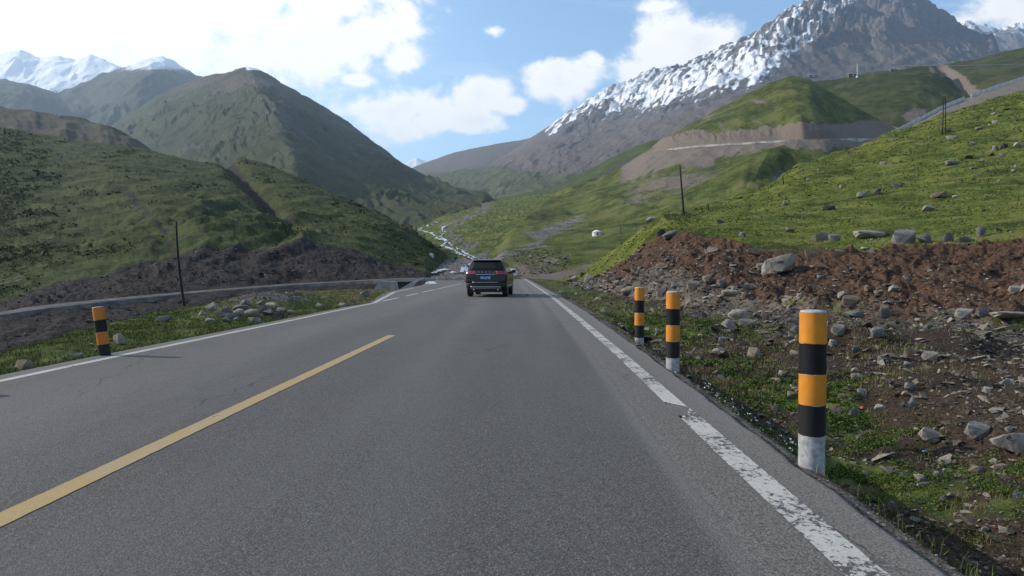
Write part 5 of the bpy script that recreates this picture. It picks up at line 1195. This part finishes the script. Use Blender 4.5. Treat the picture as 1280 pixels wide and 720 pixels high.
def wire(p0, p1, sag, rad, label):
    p0, p1 = Vector(p0), Vector(p1); pts = []
    for i in range(25):
        t_ = i / 24; q = p0.lerp(p1, t_); q.z -= sag * 4 * t_ * (1 - t_); pts.append(q - p0)
    o = tube('overhead_wire', pts, rad, m_wire, None, 5); o.location = p0; tag(o, label, 'wire', 'overhead wires')


wire(W(-130, 368, 60), W(125, 316, 170), 1.2, .024, 'upper of two pale wires crossing the dark left slope')
wire(W(-130, 376, 60), W(125, 317.5, 170), 1.2, .028, 'lower of two pale wires crossing the dark left slope')
wire(W(1066, 84, 760), W(1420, 76, 760), 3, .35, 'dark cable strung across the upper right meadow')

# mast and huts on the bench
m_wh = plain('white paint metal', (.62, .63, .64), .5); m_hut = plain('hut wall', (.10, .085, .075), .9, var=.3); m_roof = plain('hut roof', (.16, .17, .19), .6)


def on(px, py, lift=0):
    loc, nor, nm = hit(px, py); return (loc + Vector((0, 0, lift))) if loc is not None else Vector(W(px, py, 900))


L = on(1068, 99); s_ = L.y / F; t = empty('radio_mast', L)
tube('mast', [(0, 0, -2), (0, 0, 17 * s_)], [.6, .4], m_wh, t, 8); lathe('mast_base', [(1.6, -1), (1.6, 2.0), (.8, 2.3)], 12, m_wh, t); tag(t, 'white mast standing on the green bench below the grey mountain', 'mast')


def hut(px, py, w, h, label, group='huts on the green bench'):
    L = on(px, py); s_ = L.y / F; t = empty('hut', L); W_, H_ = w * s_, h * s_; D_ = W_ * .6
    box('wall', (0, 0, H_ * .3 - 1), (W_, D_, H_ * .6 + 2), m_hut, t)
    x, y, z = W_ * .55, D_ * .6, H_ * .6
    pmesh('roof', [(-x, -y, z), (x, -y, z), (x, y, z), (-x, y, z), (-x, 0, z + H_ * .45), (x, 0, z + H_ * .45)], [(0, 1, 5, 4), (2, 3, 4, 5), (0, 4, 3), (1, 2, 5), (0, 3, 2, 1)], m_roof, t)
    box('door', (W_ * .1, -D_ * .5 - .03, H_ * .22), (W_ * .14, .12, H_ * .44), m_wh, t)
    tag(t, label, 'hut', group)


hut(1061, 98, 9, 4.5, 'low dark hut just left of the white mast'); hut(1012, 98.5, 9, 3.5, 'low dark hut behind the top of the knob hill'); hut(1112, 91, 7, 3, 'small hut on the far bench right of the mast'); hut(1130, 87, 5, 3, 'rightmost tiny hut on the far bench by the dirt scar')

# guard wall on the shelf road, segment by segment
m_gw = plain('white guard wall', (.50, .50, .48), .8, var=.2)
gp = [(1092, 177.5, 330), (1120, 163, 340), (1150, 148, 350), (1175, 135, 360), (1200, 125, 368), (1235, 112, 375), (1283, 97, 380), (1350, 77, 385)]
GP = np.array([W(*q) for q in gp]); cum = np.concatenate([[0], np.cumsum(np.linalg.norm(np.diff(GP, axis=0), axis=1))]); nseg = 34
t = empty('guard_wall', GP[0]); tag(t, 'long white guard wall along the high road above the right meadow', 'guard wall')
for i in range(nseg):
    a0, a1 = cum[-1] * i / nseg + .15, cum[-1] * (i + 1) / nseg - .15
    if i in (17,): continue
    q0 = np.array([np.interp(a0, cum, GP[:, k]) for k in range(3)]) - GP[0]; q1 = np.array([np.interp(a1, cum, GP[:, k]) for k in range(3)]) - GP[0]; h0 = np.array([0, 0, 1.0 if i < 28 else .8]); dn = np.array([0, 0, 1.6]); th = np.array([.15, .5, 0])
    pmesh('wall_segment', [q0 - dn, q1 - dn, q1 - dn + th, q0 - dn + th, q0 + h0, q1 + h0, q1 + h0 + th, q0 + h0 + th], BOXF, m_gw, t)

# yurts and tents
m_felt = plain('white felt', (.60, .59, .57), .9, bump=.01, sc=4, var=.1); m_red = plain('red door', (.28, .04, .03), .6); m_dark = plain('dark opening', (.03, .026, .025), .9); m_cloth = plain('tent cloth', (.66, .66, .68), .8)


def yurt(px, py, w, label, door=True, band=None, dpos=None, name='yurt'):
    L = on(px, py) if dpos is None else Vector(W(px, py, dpos)); s_ = L.y / F; R_ = w * s_ / 2; t = empty(name, L)
    lathe('wall', [(R_ * 1.0, -1.2), (R_, 0), (R_ * 1.0, R_ * .55)], 28, band or m_felt, t, .01, cap=False)
    lathe('roof', [(R_ * 1.05, R_ * .52), (R_ * .95, R_ * .68), (R_ * .65, R_ * .90), (R_ * .25, R_ * 1.08), (R_ * .20, R_ * 1.10)], 28, m_felt, t, .01, cap=True)
    lathe('crown', [(R_ * .20, R_ * 1.09), (R_ * .20, R_ * 1.15), (R_ * .1, R_ * 1.2)], 12, m_dark, t)
    if door:
        a = math.atan2(-L.y, -L.x) + .15; o = box('door', (0, 0, R_ * .24), (R_ * .34, R_ * .05, R_ * .5), m_red, t); o.location = (math.cos(a) * R_, math.sin(a) * R_, 0); o.rotation_euler.z = a + math.pi / 2
    for k in range(5):
        a = k * 1.257 + .3; tube('rope', [(math.cos(a) * R_ * 1.07, math.sin(a) * R_ * 1.07, R_ * .5), (math.cos(a) * R_ * .66, math.sin(a) * R_ * .66, R_ * .91)], R_ * .012, m_dark, t, 4)
    tag(t, label, 'yurt', 'white yurts in the valley'); return t


yurt(746, 294, 12, 'lone white yurt on the green slope right of the road'); yurt(513, 345, 10, 'white yurt beside the side road left of the stream', dpos=170)
yurt(567, 345, 11, 'yurt with a dark lower wall just left of the black car', band=m_hut, dpos=150); yurt(539, 320, 6.5, 'small pale yurt on the far bank above the dark stream rubble', door=False)


def tent(px, py, w, h, d, label, m=None):
    L = Vector(W(px, py, d)); s_ = d / F; t = empty('tent', L); a, z, y = w * s_ / 2, h * s_, w * s_ * .6
    pmesh('canopy', [(-a, -y, -.3), (a, -y, -.3), (a, y, -.3), (-a, y, -.3), (-a * .7, 0, z), (a * .5, 0, z * 1.05)], [(0, 1, 5, 4), (2, 3, 4, 5), (0, 4, 3), (1, 2, 5)], m or m_cloth, t)
    pmesh('entrance_shade', [(-a * .15, -y - .02, -.2), (a * .2, -y - .02, -.2), (0, -y * .45, z * .55)], [(0, 1, 2)], m_dark, t); tag(t, label, 'tent', 'tents beside the yurt')  # dark panel painting the shade inside the tent entrance


tent(581, 340, 12, 7, 155, 'white peaked tent seen against the left side of the black car'); tent(574, 349, 9, 4.5, 118, 'low white tent in front of the dark walled yurt')
# small white car parked at the lone yurt is too far to read: a white box tent
tent(739, 291, 4, 3.5, 385, 'tiny white tent to the left of the lone yurt')

# stream ribbon
m_foam, b, p = mat('white water', .35, spec=.5); co = b.n('ShaderNodeTexCoord').outputs['Object']
b.t.links.new(b.mix(b.step(b.noise(co, .55, 6, .75), .44, .56), (.10, .11, .11), (.78, .80, .82)), p.inputs['Base Color'])


def ribbon(name, pts, label=None, lift=.45):
    Vv, n = [], 0; P_ = []
    t0 = np.arange(len(pts)); tt = np.linspace(0, len(pts) - 1, len(pts) * 9); A = np.array(pts, float)
    for t_ in tt:
        px_, py_, w_ = [np.interp(t_, t0, A[:, k]) for k in range(3)]; py_ += .55 * math.sin(t_ * 9) + .3 * math.sin(t_ * 23); px_ += .8 * math.sin(t_ * 7.3)
        L_, nn, nm = hit(px_, py_)
        if L_ is None: continue
        hw = w_ * L_.y / F / 2 * max(.12, .75 + .55 * math.sin(t_ * 11 + 1) + .35 * math.sin(t_ * 27)); P_.append((L_, hw))
    for i, (L_, hw) in enumerate(P_):
        for k in (-1, -.4, .4, 1): Vv.append(L_ + Vector((hw * k, hw * k * .15, lift * (1 - .3 * abs(k)))))
    if len(P_) > 1: return link(name, np_mesh(name, np.array(Vv), grid_faces(4, len(P_)), True), m_foam)


o = ribbon('stream', [(546, 278, 3), (540, 281, 5), (527, 286, 6), (524, 288, 5), (540, 292, 4), (544, 295, 5), (548, 299, 5), (556, 301, 5), (558, 304, 4), (553, 307, 5), (561, 311, 5), (568, 313, 5), (573, 317, 6), (579, 320, 3), (585, 322, 6), (593, 326, 6), (590, 331, 4), (575, 335, 4)])
if o: tag(o, kind='structure')
o = ribbon('stream', [(560, 282, 3), (552, 286, 3), (556, 291, 2), (550, 296, 3), (562, 304, 3), (566, 309, 3), (576, 313, 3), (584, 319, 4), (597, 324, 4)])
if o: tag(o, kind='structure')
o = ribbon('stream', [(556, 338, 6), (548, 341, 9), (541, 344, 7)], lift=.5)
if o: tag(o, kind='structure')

# bridge carrying the side road over the stream gully
m_conc = plain('bridge concrete', (.26, .255, .25), .9, bump=.03, sc=1.2, var=.25); m_conc2 = plain('pale bridge concrete', (.36, .35, .33), .9, bump=.03, sc=1.2, var=.2)
t = empty('culvert_bridge', W(505, 352, 84)); O = Vector(t.location)


def slabpx(name, pts, d, th, m):
    n = len(pts); V = [Vector(W(a, b_, d + (c if False else 0))) - O for a, b_ in pts]; V2 = [v + Vector((0, th, 0)) for v in V]
    return pmesh(name, V + V2, [tuple(range(n))[::-1], tuple(range(n, 2 * n))] + [(i, (i + 1) % n, n + (i + 1) % n, n + i) for i in range(n)], m, t)


slabpx('wing_wall', [(474, 351.5), (494, 352), (499, 372), (460, 372)], 78, 1.2, m_conc); slabpx('wing_wall', [(519, 350), (524, 350), (505, 369), (486, 369)], 79, 1.4, m_conc2)
slabpx('opening_shade', [(497, 352.5), (518, 352), (500, 370), (496, 370)], 83, .8, m_dark)  # dark slab painting the shade of the opening under the deck
slabpx('deck_edge', [(470, 350.3), (600, 348.3), (600, 350.0), (470, 352.2)], 82, .5, m_conc)
for k, xx in enumerate((524, 538, 552, 566, 580)): slabpx('guard_stone', [(xx, 347.2), (xx + 5, 347.1), (xx + 5, 349.3), (xx, 349.3)], 81.6, .35, m_conc2)
tag(t, 'small concrete bridge with sloping wing walls on the side road', 'bridge')
L = on(542, 353.5); o = link('foam_patch', hull_mesh('foam_patch', 905, (1.6, 1.6, .7), 16, 1), m_foam)  # solid block standing for a patch of the stream's white water
o.location = W(541, 354, 62); tag(o, 'block of white stream foam lying beyond the pavement left of the car', 'foam patch'); o.location.z -= .1

# litter
m_rd = plain('red wrapper', (.45, .07, .04), .6); m_bl = plain('blue wrapper', (.10, .28, .55), .5)
for px, py, w, m_, lab in ((1080, 511, 9, m_rd, 'crumpled red wrapper among the green weeds'), (1160, 567, 8, m_bl, 'scrap of blue wrapper beside the pale wedge boulder')):
    L = on(px, py + 2, .03); o = link('wrapper', hull_mesh('wrapper', px, (w * L.y / F, w * L.y / F * .7, w * L.y / F * .45), 12), m_); o.location = L; tag(o, lab, 'litter')
L = on(580, 351.5); o = link('red_bundle', hull_mesh('red_bundle', 77, (.35, .3, .3), 14), m_rd); o.location = W(581, 352, 70); tag(o, 'small red bundle on the roadside left of the black car', 'bundle')
o = link('road_lump', hull_mesh('road_lump', 78, (.26, .2, .1), 14), SM['dark']); o.location = (W(658, 369, 33.5)[0], 33.5, .03); tag(o, 'dark lump lying on the road in the shadow of the black car', 'stone')  # small dark lump on the asphalt beside the car


grime(m_od, .35, (.24, .12, .05)); grime(m_cc, .5, (.12, .105, .09))
# ------------------------------------------------------------------ cars
def car(loc, rz, paint, LV, label, dark=False, full=True, name='car', length=4.65):
    t = empty(name, loc, rz)
    lv = np.array(LV)          # z, half width, rear y, front y
    zz = np.linspace(lv[0, 0], lv[-1, 0], 34)
    hw = np.interp(zz, lv[:, 0], lv[:, 1]); yr = np.interp(zz, lv[:, 0], lv[:, 2]); yf = np.interp(zz, lv[:, 0], lv[:, 3])
    c = lambda q, k=.30: k * (1 - (1 - np.clip(np.abs(q), 0, 1) ** 5) ** .2)

    def rear(x, z):
        w_ = np.interp(z, lv[:, 0], lv[:, 1]); return np.interp(z, lv[:, 0], lv[:, 2]) + c(x / w_) + .04 * (x / w_) ** 2
    q = np.concatenate([np.linspace(-1, -.9, 6), np.linspace(-.85, .85, 13), np.linspace(.9, 1, 6)]); V = []
    for w_, a, e, z in zip(hw, yr, yf, zz):
        ring = [(k * w_, a + c(k) + .04 * k * k, z) for k in q]; m_ = np.linspace(a + .34, e - .45, 8)[1:-1]
        ring += [(w_, y_, z) for y_ in m_] + [(k * w_, e - c(k, .4) - .10 * k * k, z) for k in q[::-1]] + [(-w_, y_, z) for y_ in m_[::-1]]; V += ring
    n = len(ring); F_ = [(i * n + j, i * n + (j + 1) % n, (i + 1) * n + (j + 1) % n, (i + 1) * n + j) for i in range(len(zz) - 1) for j in range(n)]
    F_ += [tuple(range(n))[::-1], tuple((len(zz) - 1) * n + j for j in range(n))]
    body = pmesh('body', V, F_, paint, t, True)

    def patch(name, x0, x1, z0, z1, m_, off=.012, nx=14, nz=6, parent=None, taper=0, depth=.0):
        P_ = []
        for i in range(nz + 1):
            f = i / nz; z = z0 + (z1 - z0) * f; a, e = x0 + taper * f * (1 if x0 < 0 else 0), x1 - taper * f
            if x0 < 0 and x1 > 0: a = x0 + taper * f
            for j in range(nx + 1): x = a + (e - a) * j / nx; P_.append((x, float(rear(x, z)) - off, z))
        N1 = len(P_); P_ += [(x, y_ + off + .02, z) for x, y_, z in P_]; k = nx + 1
        F2 = [(i * k + j, i * k + j + 1, (i + 1) * k + j + 1, (i + 1) * k + j) for i in range(nz) for j in range(nx)]
        F2 += [(j + N1, j + 1 + N1, j + 1, j) for j in range(nx)] + [(nz * k + j, nz * k + j + 1, nz * k + j + 1 + N1, nz * k + j + N1) for j in range(nx)]
        F2 += [(i * k, i * k + N1, (i + 1) * k + N1, (i + 1) * k) if False else (i * k, (i + 1) * k, (i + 1) * k + N1, i * k + N1) for i in range(nz)] + [(i * k + nx, i * k + nx + N1, (i + 1) * k + nx + N1, (i + 1) * k + nx) for i in range(nz)]
        return pmesh(name, P_, F2, m_, parent or t, True)
    glass = CM['glass']
    if full:
        rw = patch('rear_window', -.70, .70, 1.27, 1.60, glass, .010, taper=.09)
        pmesh('wiper', [(-.05, .13, 1.285), (.42, .14, 1.30), (.42, .14, 1.315), (-.05, .13, 1.30)], [(0, 1, 2, 3)], CM['trim'], rw)
        patch('spoiler', -.66, .66, 1.665, 1.70, paint, .09, nz=2)
        for s_ in (-1, 1):
            x0, x1 = (-.945, -.46) if s_ < 0 else (.46, .945)
            o = patch('tail_light', x0, x1, 1.04, 1.20, CM['red'], .014); patch('light_strip', x0 + .03, x1 - .03, 1.055, 1.075, CM['pinkish'], .018, nz=1, parent=o)
            patch('reflector', *((-.84, -.62) if s_ < 0 else (.62, .84)), .60, .63, CM['red'], .012, nz=1)
        patch('chrome_strip', -.43, .43, 1.03, 1.05, CM['chrome'], .016, nz=1)
        patch('bumper_strip', -.60, .60, .665, .685, CM['chrome'], .014, nz=1)
        patch('bumper', -.92, .92, .40, .62, CM['trim'], .03, nx=20); patch('skid_plate', -.70, .70, .36, .50, CM['silver'], .045)
        pl = box('number_plate', (0, float(rear(0, .88)) - .03, .89), (.50, .02, .155), CM['plate'], t); 
        for (txt, z, h_, m_, par, y_) in (('HAVAL', 1.115, .075, CM['gold'], t, float(rear(0, 1.13)) - .016), ('新A·J7705', .835, .115, CM['white'], pl, float(rear(0, .88)) - .046)):
            cu = bpy.data.curves.new('lettering', 'FONT'); cu.body = txt; cu.size = h_ * 1.25; cu.align_x = 'CENTER'; cu.extrude = .004; cu.space_character = 2.3 if txt == 'HAVAL' else .95
            to = bpy.data.objects.new('tmp', cu); COL.objects.link(to); bpy.context.view_layer.update(); me = bpy.data.meshes.new_from_object(to.evaluated_get(bpy.context.evaluated_depsgraph_get())); bpy.data.objects.remove(to)
            o = link('lettering', me, m_, par); me.materials.clear(); me.materials.append(m_); o.location = (0, y_, z); o.rotation_euler = (R(90), 0, 0)
            w_ = max(v.co.x for v in me.vertices) - min(v.co.x for v in me.vertices); k = (.74 if txt == 'HAVAL' else .44) / w_; o.scale = (k if txt != 'HAVAL' else k, 1 if txt == 'HAVAL' else 1, 1)
        for s_ in (-1, 1):
            tube('roof_rail', [(s_ * .66, .75, 1.74), (s_ * .67, .95, 1.80), (s_ * .67, 2.3, 1.81), (s_ * .66, 2.5, 1.75)], .018, CM['silver'], t, 6)
            tube('exhaust_pipe', [(s_ * .55, .06, .335), (s_ * .55, .5, .335)], .035, CM['chrome'], t, 10)
        lathe('antenna', [(.035, 0), (.02, .05), (.004, .10)], 8, CM['trim'], t).location = (0, .62, 1.765)
        box('underbody', (0, 2.3, .30), (1.5, 4.1, .16), CM['trim'], t)
    # side glass, both sides
    for s_ in (-1, 1):
        for (y0, y1, y2, y3) in ((.55, 1.0, 1.05, .70), (1.08, 2.0, 1.98, 1.12), (2.1, 3.35, 2.85, 2.12)):
            zz_ = (1.16, 1.16, 1.60, 1.60); P_ = [(s_ * (float(np.interp(z, lv[:, 0], lv[:, 1])) + .006), y_, z) for y_, z in zip((y0, y1, y2, y3), zz_)]; P_ += [(x - s_ * .03, y_, z) for x, y_, z in P_]
            pmesh('side_window', P_, [(0, 1, 2, 3), (7, 6, 5, 4), (0, 4, 5, 1), (1, 5, 6, 2), (2, 6, 7, 3), (3, 7, 4, 0)], glass, t)
        o = empty('wing_mirror', (s_ * 1.0, 3.05, 1.13)); bpy.data.objects.remove(o)
        pmesh('wing_mirror', [(s_ * .90, 3.0, 1.10), (s_ * 1.02, 2.96, 1.08), (s_ * 1.15, 3.0, 1.10), (s_ * 1.16, 3.02, 1.24), (s_ * 1.02, 2.98, 1.27), (s_ * .96, 3.0, 1.22), (s_ * .90, 3.12, 1.10), (s_ * 1.02, 3.16, 1.08), (s_ * 1.13, 3.12, 1.10), (s_ * 1.13, 3.12, 1.22), (s_ * 1.02, 3.14, 1.25), (s_ * .97, 3.12, 1.20)],
              [(0, 1, 4, 5), (1, 2, 3, 4), (6, 11, 10, 7), (7, 10, 9, 8), (0, 6, 7, 1), (1, 7, 8, 2), (2, 8, 9, 3), (3, 9, 10, 4), (4, 10, 11, 5), (5, 11, 6, 0)], paint if not dark else CM['trim'], t)
        for y_ in (.92, 3.72):
            w_ = empty('wheel', (s_ * .82, y_, .355)); w_.parent = t; w_.rotation_euler = (0, R(90), 0)
            lathe('tyre', [(.22, -.115), (.33, -.118), (.352, -.09), (.357, 0), (.352, .09), (.33, .118), (.22, .115)], 32, CM['rubber'], w_); lathe('rim', [(.21, -.12), (.23, -.122), (.23, .122), (.21, .12), (.10, .10), (.04, .115)], 20, CM['silver'], w_)
            a = np.linspace(0, math.pi, 13); V_ = [(s_ * (float(np.interp(.5, lv[:, 0], lv[:, 1])) + .004), y_ + math.cos(q_) * rr_2, .355 + math.sin(q_) * rr_2) for rr_2 in (.37, .43) for q_ in a]
            pmesh('wheel_arch', V_, [(i, i + 1, 14 + i, 13 + i) for i in range(12)], CM['trim'], t)
    return t


CM = {'glass': plain('car glass', (.008, .009, .011), .08, spec=.35, var=0), 'trim': plain('black plastic', (.016, .016, .017), .6), 'red': plain('tail lamp', (.24, .004, .016), .2, spec=.6, coat=.6, var=.15, sc=30), 'pinkish': plain('lamp strip', (.50, .08, .09), .3), 'chrome': plain('chrome', (.55, .55, .56), .22, .9), 'silver': plain('silver trim', (.28, .28, .29), .4, .5),
      'plate': plain('blue plate', (.012, .055, .36), .5), 'white': plain('plate white', (.7, .72, .75), .6), 'gold': plain('badge letters', (.48, .45, .36), .35, .6), 'rubber': plain('tyre rubber', (.014, .014, .014), .85)}
m_blk = plain('black car paint', (.004, .004, .005), .25, spec=.3, coat=.25, var=.05); m_wht = plain('white car paint', (.62, .63, .64), .3, spec=.5, coat=.5, var=.03)
LVS = [(.36, .84, .14, 4.50), (.46, .93, .05, 4.60), (.70, .955, .02, 4.66), (.95, .965, .03, 4.60), (1.06, .955, .05, 4.40), (1.14, .93, .07, 3.75), (1.22, .89, .10, 3.45), (1.45, .80, .22, 2.95), (1.62, .725, .32, 2.50), (1.70, .67, .42, 2.2), (1.745, .56, .60, 1.9), (1.76, .30, .85, 1.7)]
c1 = car((-1.20, 30.9, .012), R(-4.5), m_blk, LVS, None, dark=True)
tag(c1, 'black sport utility vehicle driving ahead with red tail lights and blue plate', 'car')
LVW = [(z * .86, w_ * .92, a, e) for z, w_, a, e in LVS]
c2 = car((-.12, 101, float(RZ(101)) + .01), R(2), m_wht, LVS, None, full=False)
c2.scale = (.92, .95, .84); tag(c2, 'distant white car half hidden behind the black car', 'car')


# ------------------------------------------------------------------ tell alike stones of a group apart by their order from the left
by = {}
for o in list(C.objects):
    if o.parent is None and o.get('group') and o.get('label') and o.type == 'MESH': by.setdefault((o['group'], o['label']), []).append(o)
ORD = ['first', 'second', 'third', 'fourth', 'fifth', 'sixth', 'seventh', 'eighth']
for (g_, l_), v in by.items():
    if len(v) < 2 or len(l_.split()) > (15 if len(v) <= 3 else 13): continue
    v.sort(key=lambda o: o.location.x / o.location.y)
    for k, o in enumerate(v): o['label'] = l_ + ', ' + (('leftmost', 'rightmost')[k] if len(v) == 2 else ('leftmost', 'middle', 'rightmost')[k] if len(v) == 3 else ORD[k] + ' from left' if k < 8 else 'far right one')
